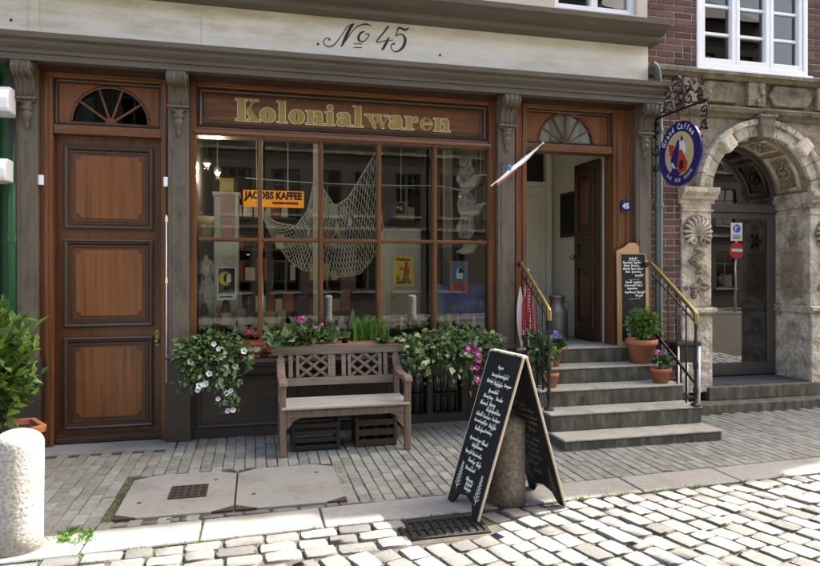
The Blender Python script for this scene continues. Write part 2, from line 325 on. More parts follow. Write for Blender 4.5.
def ribbon(mb, pts, w, O, U, V):
    """flat stroke of varying width through 2D points"""
    O, U, V = Vector(O), Vector(U), Vector(V); n = len(pts); ws = w if isinstance(w, (list, tuple)) else [w] * n; vs = []
    for i, p in enumerate(pts):
        a = pts[max(0, i - 1)]; b = pts[min(n - 1, i + 1)]; dx, dy = b[0] - a[0], b[1] - a[1]; L = math.hypot(dx, dy) or 1
        nx, ny = -dy / L * ws[i] / 2, dx / L * ws[i] / 2
        vs += [O + U * (p[0] + nx) + V * (p[1] + ny), O + U * (p[0] - nx) + V * (p[1] - ny)]
    mb.add(vs, [(2 * i, 2 * i + 1, 2 * i + 3, 2 * i + 2) for i in range(n - 1)])
def smooth_path(pts, k=6):
    out = []; n = len(pts)
    for i in range(n - 1):
        p0, p1, p2, p3 = pts[max(0, i - 1)], pts[i], pts[i + 1], pts[min(n - 1, i + 2)]
        for j in range(k):
            t = j / k
            out.append(tuple(.5 * (2 * b + (c - a) * t + (2 * a - 5 * b + 4 * c - d) * t * t + (3 * b - a - 3 * c + d) * t ** 3) for a, b, c, d in zip(p0, p1, p2, p3)))
    return out + [tuple(pts[-1])]
def scribble(mb, x, y, w, h, O, U, V, sw, rg):
    """a word of illegible slanted cursive chalk writing"""
    pts = []; t = 0.; k = 0; sl = .32; tilt = rg.uniform(-.02, .03); hh = h * rg.uniform(.85, 1.15)
    P = lambda a, b: pts.append((x + a + b * sl, y + b + a * tilt))
    while t < w:
        a = rg.random(); step = hh * rg.uniform(.5, .85)
        if k == 0: P(t, 0); P(t + .2 * hh, 2.0 * hh); P(t + .55 * hh, 1.5 * hh); P(t + .25 * hh, 0); step = hh * .8
        elif a < .16: P(t, 0); P(t + step * .6, 2.1 * hh); P(t + step * .35, 2.2 * hh); P(t + step * .4, 0)
        elif a < .28: P(t, .1 * hh); P(t + step * .5, hh); P(t + step * .55, -1.0 * hh); P(t + step * .2, -.9 * hh); P(t + step * .7, .1 * hh)
        elif a < .6: P(t, .05 * hh); P(t + step * .7, .95 * hh); P(t + step * .2, .9 * hh); P(t + step * .25, .05 * hh); P(t + step * .75, .1 * hh)
        else: P(t, 0); P(t + step * .45, hh * .95); P(t + step * .55, 0)
        t += step; k += 1
    if len(pts) > 3: sp = smooth_path(pts, 3); ribbon(mb, sp, [sw * (.65 + .5 * abs(math.sin(i * .37))) for i in range(len(sp))], O, U, V)

# ------------------------------------------------------------------ foliage helpers
def leaf_mesh(name, mat, parent, pts, size, seed=0, aspect=.55, outward=None, up=.5, fold=.25, jitter=1.0):
    g = np.random.default_rng(seed); pts = np.asarray(pts, float); n = len(pts); org = np.array(ORG[parent.name])
    c = np.asarray(outward, float) if outward is not None else pts.mean(0)
    d = pts - c; d /= np.linalg.norm(d, axis=1)[:, None] + 1e-6
    ax = d + g.normal(0, .55 * jitter, (n, 3)) + np.array([0, 0, -.15]); ax /= np.linalg.norm(ax, axis=1)[:, None] + 1e-6
    nn = d * .5 + np.array([0, -.25, up]) + g.normal(0, .45 * jitter, (n, 3)); sd = np.cross(ax, nn); sd /= np.linalg.norm(sd, axis=1)[:, None] + 1e-6
    nn = np.cross(sd, ax); L = size * (.45 + g.gamma(3., .2, n))[:, None]; W = L * aspect * .5
    p0 = pts; p1 = pts + ax * L * .45 + sd * W + nn * W * fold; p2 = pts + ax * L - nn * L * .12; p3 = pts + ax * L * .45 - sd * W + nn * W * fold
    v = np.stack([p0, p1, p2, p3], 1).reshape(-1, 3) - org
    i = np.arange(n)[:, None] * 4; f = np.concatenate([i + np.array([0, 1, 2]), i + np.array([0, 2, 3])], 1).reshape(-1, 3)
    me = bpy.data.meshes.new(name); me.from_pydata(v.tolist(), [], f.tolist()); me.update(); me.materials.append(M[mat])
    o = bpy.data.objects.new(name, me); C.objects.link(o); o.parent = parent; ORG[o.name] = Vector(org); return o
def clumps(c, r, k, m, seed, spread=.33, shell=.6):
    g = np.random.default_rng(seed); d = g.normal(0, 1, (k, 3)); d /= np.linalg.norm(d, axis=1)[:, None]
    cc = d * (g.uniform(shell, 1., (k, 1))) * (1 - spread * .5)
    p = (cc[:, None, :] + g.normal(0, spread * .5, (k, m, 3))).reshape(-1, 3)
    return p * np.array(r) + np.array(c)
def flower(mb, c, r, facing, petals=5, cup=.35, rg=rnd):
    f = Vector(facing).normalized(); x = f.cross(Vector((0, 0, 1))).normalized(); y = f.cross(x); c = Vector(c); a0 = rg.random() * 6
    for k in range(petals):
        a = a0 + 2 * math.pi * k / petals; h = math.pi / petals * 1.15
        def pt(an, rr, out): return c + (x * math.cos(an) + y * math.sin(an)) * rr + f * out
        mb.add([pt(a, r * .12, 0), pt(a - h, r * .75, r * cup * .7), pt(a, r, r * cup), pt(a + h, r * .75, r * cup * .7)], [(0, 1, 2), (0, 2, 3)])
def blossoms(mat, parent, spots, r, name='blossom', petals=5, seed=1, facing=(0, -1, .35)):
    rg = random.Random(seed)
    for c in spots:
        mb = MB(); flower(mb, c, r * rg.uniform(.8, 1.15), (facing[0] + rg.uniform(-.5, .5), facing[1], facing[2] + rg.uniform(-.3, .3)), petals, rg=rg); mb.build(name, mat, parent)
def cluster_head(mat, parent, c, r, n=26, seed=3, name='flower_head'):
    rg = random.Random(seed); mb = MB()
    for k in range(n):
        d = Vector((rg.gauss(0, 1), rg.gauss(0, 1), rg.gauss(.3, 1))).normalized(); flower(mb, Vector(c) + d * r * .75, r * .42, d, 5, .2, rg)
    mb.build(name, mat, parent)

# ------------------------------------------------------------------ ground, road, kerb, pavement
gr = tag(B(-300, 300, -300, 300, -.5, -.12).build('ground', 'asphalt'), kind='structure')
def kerb_y(x): return 3.99 + .043 * (x + .3)
road = tag(MB().xy([(-60, -6.8), (80, -6.8), (80, kerb_y(8)), (8, kerb_y(8)), (-6, kerb_y(-6)), (-60, kerb_y(-6))], -.118, -.018).build('road', 'joint'), kind='structure')
pave = tag(MB().xy([(-60, kerb_y(-6)), (-6, kerb_y(-6)), (8, kerb_y(8)), (80, kerb_y(8)), (80, 6.6), (-60, 6.6)], -.119, -.010).build('pavement', 'joint'), kind='structure')
tag(B(-60, 80, -10, -6.8, -.119, .02).build('opposite_pavement', 'farpave'), kind='structure')

# granite setts: ten worn shapes shared by every stone
def sett_shape(k):
    rg = random.Random(100 + k); mb = MB(); q = []
    for lev, (ins, z) in enumerate([(0, -.09), (0, -.009), (.014, -.003), (.05, -.0005)]):
        for cx, cy in ((-1, -1), (0, -1), (1, -1), (1, 0), (1, 1), (0, 1), (-1, 1), (-1, 0)):
            w = .5 - ins; cr = .94 if cx and cy else 1.
            q.append((cx * w * cr + rg.uniform(-.03, .03), cy * w * cr + rg.uniform(-.03, .03), z + rg.uniform(-.003, .003)))
    fs = []
    for l in range(3):
        for i in range(8): fs.append((l * 8 + i, l * 8 + (i + 1) % 8, l * 8 + 8 + (i + 1) % 8, l * 8 + 8 + i))
    q.append((0, 0, .0015)); fs += [(24 + i, 24 + (i + 1) % 8, 32) for i in range(8)]
    mb.add(q, fs); return mb
SETT = [sett_shape(k) for k in range(10)]
sett_me = [mesh_only(s, 'sett', 'sett', True) for s in SETT]
stones = []
def rows(x0, x1, u, v, pitch, length, keep, rg):
    """courses stepping along u; stones along v fill every free stretch of the course"""
    U, V = Vector((*u, 0)).normalized(), Vector((*v, 0)).normalized(); ang = math.atan2(V.y, V.x)
    for i in range(x0, x1):
        wob = rg.uniform(-.006, .006); base = U * (i * pitch + wob) + Vector((0, 3.9, 0)); free = []; t = -2.; st = None
        while t < 6.:
            ok = all(keep(*(base + V * t + U * (k * pitch)).xy) for k in (-.36, 0, .36))
            if ok and st is None: st = t
            if (not ok or t > 5.98) and st is not None: free.append((st, t)); st = None
            t += .01
        for a, b in free:
            n = max(1, round((b - a) / length))
            if b - a < .05: continue
            cuts = [a] + [a + (b - a) * (k + rg.uniform(-.22, .22)) / n for k in range(1, n)] + [b]
            for c, d in zip(cuts, cuts[1:]):
                L = d - c; p = base + V * ((c + d) / 2)
                stones.append((p.x + rg.uniform(-.003, .003), p.y + rg.uniform(-.003, .003), ang + rg.uniform(-.05, .05), L - .008, pitch - .008 - rg.uniform(0, .009), rg.uniform(-.010, .004)))
rg = random.Random(7)
GR = (.87, 1.42, 3.72, 4.02)
def in_grate(x, y, m=.03): return GR[0] - m < x < GR[1] + m and GR[2] - m < y < GR[3] + m
for c in range(3):                                             # gutter courses along the kerb
    t = -4.
    while t < 8:
        L = rg.uniform(.15, .25); x = t + L / 2; y = kerb_y(x) - .075 - c * .128
        if not in_grate(x, y, .01) and x < 1.27: stones.append((x, y, math.atan(.043) + rg.uniform(-.03, .03), L - .010, .120, rg.uniform(-.008, .004)))
        t += L
def keep_field(x, y):
    lim = kerb_y(x) - .004 if x > 1.36 else kerb_y(x) - .395
    return -4 < x < 9 and -.3 < y < lim and not in_grate(x, y, .008)
rows(-60, 75, (.955, .297), (.297, -.955), .148, .168, keep_field, rg)
def visw(s):
    x, y = s[0], s[1]; cx = _c * x - _s * y; d = _s * x + _c * y
    if d < .5: return 1e6
    px = 410 + FPX * cx / d; py = 272 + FPX * 1.6 / d
    return d if -60 < px < 880 and py < 600 else 1000 + d
stones.sort(key=visw)
for k, (x, y, a, L, W, z) in enumerate(stones[:300]):
    inst('cobblestone', rg.choice(sett_me), road, (x, y, -.002 + z), (rg.uniform(-.025, .025), rg.uniform(-.025, .025), a + (math.pi if rg.random() > .5 else 0)), (L, W, 1))
mb = MB()
for (x, y, a, L, W, z) in stones[300:]:
    s = rg.choice(SETT); ca, sa = math.cos(a), math.sin(a)
    mb.add([(x + ca * p[0] * L - sa * p[1] * W, y + sa * p[0] * L + ca * p[1] * W, p[2] - .002 + z) for p in s.v], s.f)
tag(mb.build('cobblestone_field', 'sett', road, True), kind='stuff')

# kerb stones
kx = [-5.9, -5.1, -4.2, -3.3, -2.15, -.98, -.33, .42, 1.5, 2.75, 3.62, 4.9, 6.1, 7.3, 8.4]
for a, b in zip(kx, kx[1:]):
    mb = MB(); a2, b2 = a + .006, b - .006
    mb.xy([(a2, kerb_y(a2)), (b2, kerb_y(b2)), (b2, kerb_y(b2) + .335), (a2, kerb_y(a2) + .335)], -.11, .002 + rg.uniform(-.003, .003)); mb.build('kerb_stone', 'kerb', pave, bevel=.012)

# clinker pavers with their long side across the pavement
PL = (-.90, .62, 4.43, 5.32)
STEP = (2.68, 4.31)
pav = []
def blocked(x, y):
    if PL[0] - .03 < x < PL[1] + .03 and PL[2] - .05 < y < PL[3] + .02: return True
    if -1.93 < x < -.72 and y > 6.12: return True
    if STEP[0] + .06 < x < STEP[1] - .05 and y > 5.32: return True
    if x > 4.72 and y > 6.22: return True
    return False
for i in range(-62, 85):
    y = 3.95 + (.095 if i % 2 else 0) + rg.uniform(-.01, .01)
    while y < 6.42:
        L = .19; x = i * .0882 + .044
        kb = kerb_y(x) + .341; ya = max(y, kb); ln = y + L - ya
        if ln > .03 and not blocked(x, ya + ln / 2): pav.append((x + rg.uniform(-.003, .003), ya + ln / 2, rg.uniform(-.02, .02) * (ln > .15), rg.uniform(-.0035, .002), ln / L))
        y += L
def paver_shape():
    mb = MB(); q = []; fs = []
    for ins, z in ((0, -.05), (0, -.006), (.004, 0.)):
        for cx, cy in ((-1, -1), (1, -1), (1, 1), (-1, 1)): q.append((cx * (.0412 - ins), cy * (.0915 - ins), z))
    for l in range(2):
        for i in range(4): fs.append((l * 4 + i, l * 4 + (i + 1) % 4, l * 4 + 4 + (i + 1) % 4, l * 4 + 4 + i))
    fs.append((8, 9, 10, 11)); return mb.add(q, fs)
PAV = paver_shape(); pav_me = mesh_only(PAV, 'paver', 'paver')
pav.sort(key=visw)
for (x, y, a, z, sy) in pav[:300]: inst('paver', pav_me, pave, (x, y, z), (rg.uniform(-.012, .012), rg.uniform(-.012, .012), a), (1, sy, 1))
mb = MB()
def paver_field_material():
    m = M['paver'].copy(); m.name = 'clinker_paver_field'; nt = m.node_tree; g = nt.nodes.new('ShaderNodeNewGeometry')
    for l in list(nt.links):
        if l.from_socket.name == 'Random' and l.from_node.type == 'OBJECT_INFO':
            to = l.to_socket; nt.links.remove(l); nt.links.new(g.outputs['Random Per Island'], to)
    return m
M['paverfield'] = paver_field_material()
for (x, y, a, z, sy) in pav[300:]:
    ca, sa = math.cos(a), math.sin(a); mb.add([(x + ca * p[0] - sa * p[1] * sy, y + sa * p[0] + ca * p[1] * sy, p[2] + z) for p in PAV.v], PAV.f)
tag(mb.build('paver_field', 'paverfield', pave), kind='stuff')
B(-1.95, -.72, 6.13, 6.50, -.05, .004).build('threshold_slab', 'slab', pave, bevel=.006)
# rubble strip between the cellar covers and the kerb
t = PL[0]
while t < PL[1] + .7:
    L = rg.uniform(.09, .2); inst('edging_stone', rg.choice(sett_me), pave, (t + L / 2, (kerb_y(t) + .335 + PL[2]) / 2, rg.uniform(-.006, .002)), (0, 0, .04), (L - .01, .055, 1)); t += L
# moss and grass in the joints
def tuft(mb, x, y, n, h, rg, z=-.01):
    for k in range(n):
        a = rg.uniform(0, 6.28); b = Vector((x + rg.gauss(0, .018), y + rg.gauss(0, .012), z)); l = h * rg.uniform(.5, 1.2); d = Vector((math.cos(a), math.sin(a), 0)); w = d.cross(Vector((0, 0, 1))) * .0025
        mb.add([b - w, b + w, b + d * l * .35 + Vector((0, 0, l * .7)) + w * .7, b + d * l * .75 + Vector((0, 0, l * .85))], [(0, 1, 2), (0, 2, 3)])
mb = MB()
for k in range(45): x = rg.uniform(-1.3, 5); tuft(mb, x, kerb_y(x) - .008 + rg.uniform(-.012, .01), 7, .022, rg)
for k in range(26): x = rg.uniform(2.0, 3.4); tuft(mb, x, kerb_y(x) - .008, 7, .024, rg)
for k in range(22): x = rg.uniform(-1.15, -.95); tuft(mb, x, kerb_y(x) + .25 + rg.uniform(-.12, .12), 8, .045, rg)
for k in range(40): tuft(mb, PL[0] - .03 + rg.uniform(-.02, .02), rg.uniform(4.4, 5.3), 5, .018, rg)
for k in range(25): tuft(mb, PL[1] + .03 + rg.uniform(-.02, .02), rg.uniform(4.4, 5.3), 5, .018, rg)
for k in range(10): tuft(mb, -.33 + rg.uniform(-.01, .01), rg.uniform(3.98, 4.3), 6, .02, rg)
for s in rg.sample(stones[:170], 60): tuft(mb, s[0] + rg.uniform(-.05, .05), s[1] - .075 * math.cos(s[2]), 5, .016, rg, -.02)
tag(mb.build('joint_grass', 'grassleaf'), 'thin grass and moss growing along the kerb joint', 'grass', kind='stuff')

# cellar cover plates
def plate(x0, x1, label):
    t = thing('cellar_cover', ((x0 + x1) / 2, (PL[2] + PL[3]) / 2, 0), label, 'cover plate'); c = .15
    y0, y1 = PL[2], PL[3]
    MB().xy([(x0 + c, y0), (x1 - c, y0), (x1, y0 + c * .6), (x1, y1 - c * .6), (x1 - c, y1), (x0 + c, y1), (x0, y1 - c * .6), (x0, y0 + c * .6)], -.05, .009).build('plate', 'slab', t, bevel=.005)
    for sx, sy in ((0, 0), (1, 0), (1, 1), (0, 1)):
        X = x1 if sx else x0; Y = y1 if sy else y0; dx = -1 if sx else 1; dy = -1 if sy else 1
        p = [(X + dx * .004, Y + dy * .004), (X + dx * (c - .008), Y + dy * .004), (X + dx * .004, Y + dy * (c * .6 - .006))]
        if dx * dy < 0: p.reverse()
        MB().xy(p, -.05, .006).build('corner_plate', 'rust_iron', t)
    for hx, hy in (((x0 + .12), y0 + .28), (x1 - .15, y1 - .22)): MB().lathe([(.001, .0095), (.016, .0100), (.016, .002)][::-1], (hx, hy, 0), 10).build('lifting_hole', 'dark', t)
    return t
mid = (PL[0] + PL[1]) / 2
p1 = plate(PL[0], mid - .006, 'octagonal concrete cellar cover with a small iron grating set in it')
plate(mid + .006, PL[1], 'plain octagonal concrete cellar cover beside the grated one')
g0, g1 = ground(166, 499), ground(201, 481)
gx0, gx1, gy0, gy1 = -.60, -.34, 4.73, 5.0
B(gx0, gx1, gy0, gy1, .002, .0105).build('grating_recess', 'dark', p1)
mb = MB()
for k in range(6): x = gx0 + (gx1 - gx0 - .014) * k / 5; mb.box(x, x + .014, gy0, gy1, .006, .017)
for k in range(5): y = gy0 + (gy1 - gy0 - .014) * k / 4; mb.box(gx0 + .001, gx1 - .001, y, y + .014, .006, .0155)
mb.build('grating', 'rust_iron', p1)
# gutter drain
d = thing('gutter_drain', ((GR[0] + GR[1]) / 2, (GR[2] + GR[3]) / 2, -.03), 'black cast iron gutter drain grating in the cobbles by the chalkboard', 'drain')
B(GR[0], GR[1], GR[2], GR[3] - .02, -.10, -.0155).build('drain_pit', 'dark', d)
MB().xy([(GR[0] - .07, GR[2] - .06), (GR[1] + .07, GR[2] - .06), (GR[1] + .07, GR[3] + .0), (GR[0] - .07, GR[3] - .005)], -.10, -.0160).build('surround', 'joint', d)
mb = MB(); mb.box(GR[0], GR[1], GR[2], GR[2] + .03, -.06, -.004); mb.box(GR[0], GR[1], GR[3] - .045, GR[3] - .02, -.06, -.004); mb.box(GR[0], GR[0] + .03, GR[2] + .03, GR[3] - .045, -.06, -.004); mb.box(GR[1] - .03, GR[1], GR[2] + .03, GR[3] - .045, -.06, -.004)
mb.build('frame', 'iron', d, bevel=.003)
for k in range(9):
    x = GR[0] + .05 + k * .0535; MB().box(x, x + .024, GR[2] + .03, GR[3] - .045, -.05, -.005).build('bar', 'iron', d, bevel=.003)
B(GR[0] + .03, GR[1] - .03, (GR[2] + GR[3]) / 2 - .02, (GR[2] + GR[3]) / 2, -.05, -.0065).build('cross_bar', 'iron', d)

# ------------------------------------------------------------------ the shop house
shop = thing('shop_house', (1.1, 6.6, 0), 'old wood-fronted grocery shop house numbered 45 with bracketed cornice', 'building')
PF = 6.36                                                    # pilaster face
XL, XR = -2.16, 4.352
# upper storeys of the house
mb = MB()
wins = [(-1.6, -.5), (.35, 1.65), (3.2, 4.22)]
def wall_with_openings(x0, x1, z0, z1, y0, y1, ops):
    mb = MB(); zs = sorted({z0, z1} | {o[2] for o in ops} | {o[3] for o in ops})
    for za, zb in zip(zs, zs[1:]):
        cuts = sorted([(o[0], o[1]) for o in ops if o[2] <= za + 1e-6 and o[3] >= zb - 1e-6]); x = x0
        for a, b in cuts: mb.box(x, a, y0, y1, za, zb); x = b
        mb.box(x, x1, y0, y1, za, zb)
    return mb
def sash(parent, x0, x1, z0, z1, yf, mat, rows=2, cols=2, fr=.07, bar=.03, curtain=True):
    w = B(x0 + .002, x1 - .002, yf + .10, yf + .11, z0, z1).build('window', 'glass', parent)
    m = MB(); m.box(x0, x0 + fr, yf + .05, yf + .13, z0, z1); m.box(x1 - fr, x1, yf + .05, yf + .13, z0, z1); m.box(x0 + fr, x1 - fr, yf + .05, yf + .13, z0, z0 + fr); m.box(x0 + fr, x1 - fr, yf + .05, yf + .13, z1 - fr, z1)
    for c in range(1, cols): X = x0 + (x1 - x0) * c / cols; m.box(X - fr * .6, X + fr * .6, yf + .052, yf + .128, z0 + fr, z1 - fr)
    for r in range(1, rows):
        Z = z0 + (z1 - z0) * r / rows; m.box(x0 + fr, x1 - fr, yf + .07, yf + .125, Z - bar / 2, Z + bar / 2)
    m.build('window_frame', mat, w, bevel=.004)
    if curtain: B(x0, x1, yf + .5, yf + .52, z0, z1).build('curtain', 'dark', w)  # dark sheet behind the glass stands in for the unlit room
    return w
ops = [(a, b, z, z + 1.9) for a, b in wins for z in (4.52, 7.3, 10.0)]
wall_with_openings(XL, XR, 4.36, 13.0, 6.45, 6.8, ops).build('upper_wall', 'plaster', shop)
for o in ops: sash(shop, *o, 6.45, 'whitepaint', 3, 2)
MB().yz([(6.3, 13.0), (6.2, 13.15), (9.5, 16.0), (12.8, 13.15), (12.6, 13.0)], XL, XR).build('roof', 'darkwood', shop)
B(XL, XR, 12.0, 12.4, 0, 13).build('rear_wall', 'plaster', shop); B(XL, XL + .12, 6.8, 12, 0, 13).build('side_wall', 'plaster', shop); B(XR - .12, XR, 6.8, 12, 0, 13).build('side_wall', 'plaster', shop)
B(XL + .12, XR - .12, 6.8, 12, 4.0, 4.3).build('upper_floor', 'plaster', shop)
# white fascia band, its cornices
B(XL - .3, XR - .04, 6.38, 6.8, 3.70, 4.40).build('fascia', 'white_fascia', shop)
for x in (-1.98, -.50): B(x, x + .07 + rg.uniform(0, .03), 6.372, 6.381, 3.735, 4.12).build('fascia_joint_cover', 'white_fascia', shop, bevel=.004)
MB().lathe([(.001, 0), (.014, .004), (.014, .012)], (0, 0, 0), 10)
for bx, bz in ((at(318, 44, 6.38)), (at(440, 55, 6.38)), (at(11, 20, 6.38))): MB().ball((bx, 6.38, bz), .013, 8, 6).build('bolt', 'rust_iron', shop, True)
def mold(name, prof, x0, x1, mat, parent=shop, bevel=0.): return MB().yz(prof, x0, x1).build(name, mat, parent, bevel=bevel)
mold('cornice', [(6.5, 3.475), (6.20, 3.475), (6.20, 3.51), (6.185, 3.515), (6.185, 3.545), (6.16, 3.565), (6.14, 3.585), (6.14, 3.612), (6.11, 3.63), (6.105, 3.675), (6.38, 3.705), (6.5, 3.705)], XL - .3, 4.40, 'cornice_stone')
mold('cornice_bead', [(6.206, 3.452), (6.192, 3.452), (6.188, 3.462), (6.192, 3.4735), (6.206, 3.4735)], XL - .3, 4.38, 'cornice_stone')
mold('upper_cornice', [(6.5, 4.145), (6.22, 4.145), (6.20, 4.17), (6.20, 4.195), (6.17, 4.21), (6.13, 4.23), (6.09, 4.26), (6.06, 4.28), (6.055, 4.33), (6.45, 4.385), (6.5, 4.385)], XL - .3, 4.37, 'cornice_stone')
B(XL, XR - .02, 6.375, 6.8, 3.43, 3.474).build('lintel', 'darkwood', shop)

# pilasters with carved consoles
def pilaster(x0, x1, z0=0., depth=.2):
    p = B(x0, x1, PF, PF + depth, z0, 3.474).build('pilaster', 'greypaint', shop, bevel=.006)
    if z0 < .1: B(x0 - .02, x1 + .02, PF - .02, PF + .1, 0, .78).build('plinth', 'basepaint', p, bevel=.006); mold('plinth_cap', [(PF + .1, .78), (PF - .03, .78), (PF - .03, .80), (PF - .015, .83), (PF + .1, .84)], x0 - .022, x1 + .022, 'basepaint', p)
    B(x0 + .035, x1 - .035, PF - .006, PF + .01, .92 if z0 < .1 else z0 + .15, 2.78).build('raised_panel', 'greypaint', p, bevel=.005)
    return p
def console(p, x0, x1):
    c0, c1 = x0 + .008, x1 - .008; cx = (x0 + x1) / 2; y = PF
    prof = [(y + .05, 3.47), (6.205, 3.47), (6.195, 3.445)] + [(6.235 + .062 * math.cos(R(a)), 3.392 + .062 * math.sin(R(a))) for a in range(140, 300, 20)] + [(6.285, 3.31), (6.305, 3.25), (6.312, 3.20), (6.325, 3.165), (y + .05, 3.165)]
    k = MB().yz(prof, c0, c1).build('console', 'greypaint', p, bevel=.004)
    for j in range(4):                                      # flutes down the front of the scroll
        X = c0 + .012 + (c1 - c0 - .024) * j / 3
        pts = [(X, 6.196 - .002, 3.44)] + [(X, 6.235 + .066 * math.cos(R(a)), 3.392 + .066 * math.sin(R(a))) for a in range(150, 300, 25)] + [(X, 6.281, 3.31), (X, 6.301, 3.25), (X, 6.318, 3.175)]
        MB().tube(pts, .0085, 6).build('flute', 'greypaint', k, True)
    for X, s in ((c0, -1), (c1, 1)):                        # volutes on the cheeks
        sp = [(X + s * .006, 6.245 + (.055 - .0055 * t) * math.cos(t * .9), 3.40 + (.055 - .0055 * t) * math.sin(t * .9)) for t in np.linspace(0, 9, 26)]
        MB().tube(sp, .008, 5).build('volute', 'greypaint', k, True)
    B(c0 - .012, c1 + .012, y - .055, y + .01, 3.14, 3.165).build('collar', 'greypaint', k, bevel=.004)
    B(c0, c1, y - .035, y + .01, 3.118, 3.139).build('collar', 'greypaint', k, bevel=.004)
    MB().lathe([(.004, -.25), (.016, -.235), (.026, -.20), (.016, -.172), (.03, -.155), (.044, -.12), (.048, -.09), (.03, -.075), (.055, -.06), (.055, -.04), (.035, -.03), (.06, 0)], (cx, y - .002, 3.117), 16).build('drop', 'greypaint', k, True)
for a, b, z0 in ((-2.075, -1.905, 0), (-.80, -.615, 0), (2.50, 2.69, 0), (4.15, 4.345, 0)): console(pilaster(a, b, z0), a, b)
MB().box(-2.16, -2.08, 6.44, 6.8, 0, 3.43).build('wall_strip', 'basepaint', shop)

# closed panelled door at the left
def bevel_frame(parent, x0, x1, z0, z1, y, w, d, mat, name='moulding'):
    """mitred moulding round a rectangle: outside edge high, sloping inward"""
    mb = MB(); o = [(x0, z0), (x1, z0), (x1, z1), (x0, z1)]; L = []
    for ins, dy in ((0, 0), (0, -d * .75), (w * .25, -d), (w * .5, -d * .7), (w * .7, -d * .72), (w, .006)):
        for k, (x, z) in enumerate(o): L.append((x + (ins if k in (0, 3) else -ins), y + dy, z + (ins if k < 2 else -ins)))
    fs = []
    for l in range(5):
        for i in range(4): fs.append((l * 4 + i, l * 4 + (i + 1) % 4, l * 4 + 4 + (i + 1) % 4, l * 4 + 4 + i))
    return mb.add(L, fs).build(name, mat, parent)
def notched(x0, x1, z0, z1, c):
    p = []
    for cx, cz, a0 in ((x0, z0, 90), (x1, z0, 180), (x1, z1, 270), (x0, z1, 360)): p += [(cx + c * math.cos(R(a0 - 90 * i / 4)), cz + c * math.sin(R(a0 - 90 * i / 4))) for i in range(5)]
    return p
def door_panel(parent, x0, x1, z0, z1, y, mould='darkwood', field='panelwood'):
    bevel_frame(parent, x0, x1, z0, z1, y, .055, .03, mould)
    MB().xz(notched(x0 + .10, x1 - .10, z0 + .10, z1 - .10, .045), y - .009, y + .01).build('raised_panel', field, parent, bevel=.006)
    bevel_frame(parent, x0 + .068, x1 - .068, z0 + .068, z1 - .068, y, .014, .008, mould)
DX0, DX1 = -1.80, -.868
fr = MB(); fr.box(-1.905, DX0, 6.42, 6.62, 0, 3.43); fr.build('door_post', 'wood', shop, bevel=.006)
B(DX1, -.80, 6.42, 6.62, 0, 3.43).build('door_post', 'wood', shop, bevel=.006)
B(-1.868, -1.835, 6.405, 6.43, .02, 3.42).build('post_bead', 'wood', shop, bevel=.005); B(-.845, -.82, 6.405, 6.43, .02, 3.42).build('post_bead', 'wood', shop, bevel=.005)
B(DX0 + .001, DX1 - .001, 6.43, 6.62, 2.872, 2.955).build('transom_rail', 'wood_x', shop, bevel=.008)
B(DX0 + .001, DX1 - .001, 6.425, 6.62, 3.385, 3.43).build('head_rail', 'wood_x', shop, bevel=.005)
def fanlight(x0, x1, z0, z1, cx, cz, r, y, bars, mat='wood'):
    poly = [(x0, z0), (cx - r, z0), (cx - r, cz)] + arc(cx, cz, r, 180, 0, 24)[1:] + [(cx + r, z0), (x1, z0), (x1, z1), (x0, z1)]
    f = MB().xz(poly, y, y + .04).build('fanlight', 'panelwood' if mat == 'wood' else mat, shop)
    B(cx - r - .01, cx + r + .01, y + .022, y + .028, z0 - .004, cz + r + .01).build('pane', 'fanglass' if bars < 5 else 'glass', f)
    yb_ = .3 if bars < 5 else .07; B(cx - r - .02, cx + r + .02, y + yb_, y + yb_ + .01, z0 - .004, cz + r + .02).build('glass_backing', 'curtain' if bars > 4 else 'basepaint', f)
    pts = [(p[0], y - .004, p[1]) for p in arc(cx, cz, r, 0, 180, 28)]
    MB().tube(pts, .013, 6).build('arch_bead', 'wood_x', f, True)
    for k in range(1, bars + 1):
        a = R(180 * k / (bars + 1)); MB().bar((cx + .05 * math.cos(a), y + .012, cz + .05 * math.sin(a)), (cx + (r - .004) * math.cos(a), y + .012, cz + (r - .004) * math.sin(a)), .02, .022, (0, 1, 0)).build('bar', 'wood_x', f, bevel=.003)
    MB().xz(arc(cx, cz, .05, 0, 180, 10), y - .004, y + .03).build('hub', 'wood_x', f)
    B(cx - r - .05, cx + r + .05, y - .012, y + .01, z0 + .001, cz - .002).build('sill_bead', 'wood_x', f)
    bevel_frame(f, x0, x1, z0, z1, y, .04, .022, 'darkwood')
    return f
fanlight(DX0, DX1, 2.955, 3.385, -1.325, 3.0, .335, 6.50, 4)
dl = B(DX0 + .004, DX1 - .004, 6.51, 6.57, .012, 2.868).build('door', 'doorwood', shop)
for z0, z1 in ((2.0, 2.785), (1.085, 1.905), (.135, .99)): door_panel(dl, -1.728, -.948, z0, z1, 6.51)
mold('kick_moulding', [(6.52, .014), (6.475, .014), (6.475, .05), (6.49, .06), (6.49, .085), (6.505, .095), (6.52, .1)], DX0 + .01, DX1 - .01, 'darkwood', dl)
hx, hz = at(158, 338, 6.5); hx = -.915
B(hx - .018, hx + .018, 6.50, 6.512, hz - .075, hz + .075).build('lock_plate', 'brass', dl, bevel=.003)
MB().lathe([(.012, 0), (.012, .03), (.026, .04), (.03, .055), (.02, .07), (.001, .072)], (0, 0, 0), 12)
MB().ball((hx, 6.465, hz - .03), (.022, .028, .022), 12, 8).build('door_knob', 'brass', dl, True)
B(hx - .005, hx + .005, 6.496, 6.503, hz + .03, hz + .05).build('keyhole', 'blackprint', dl)
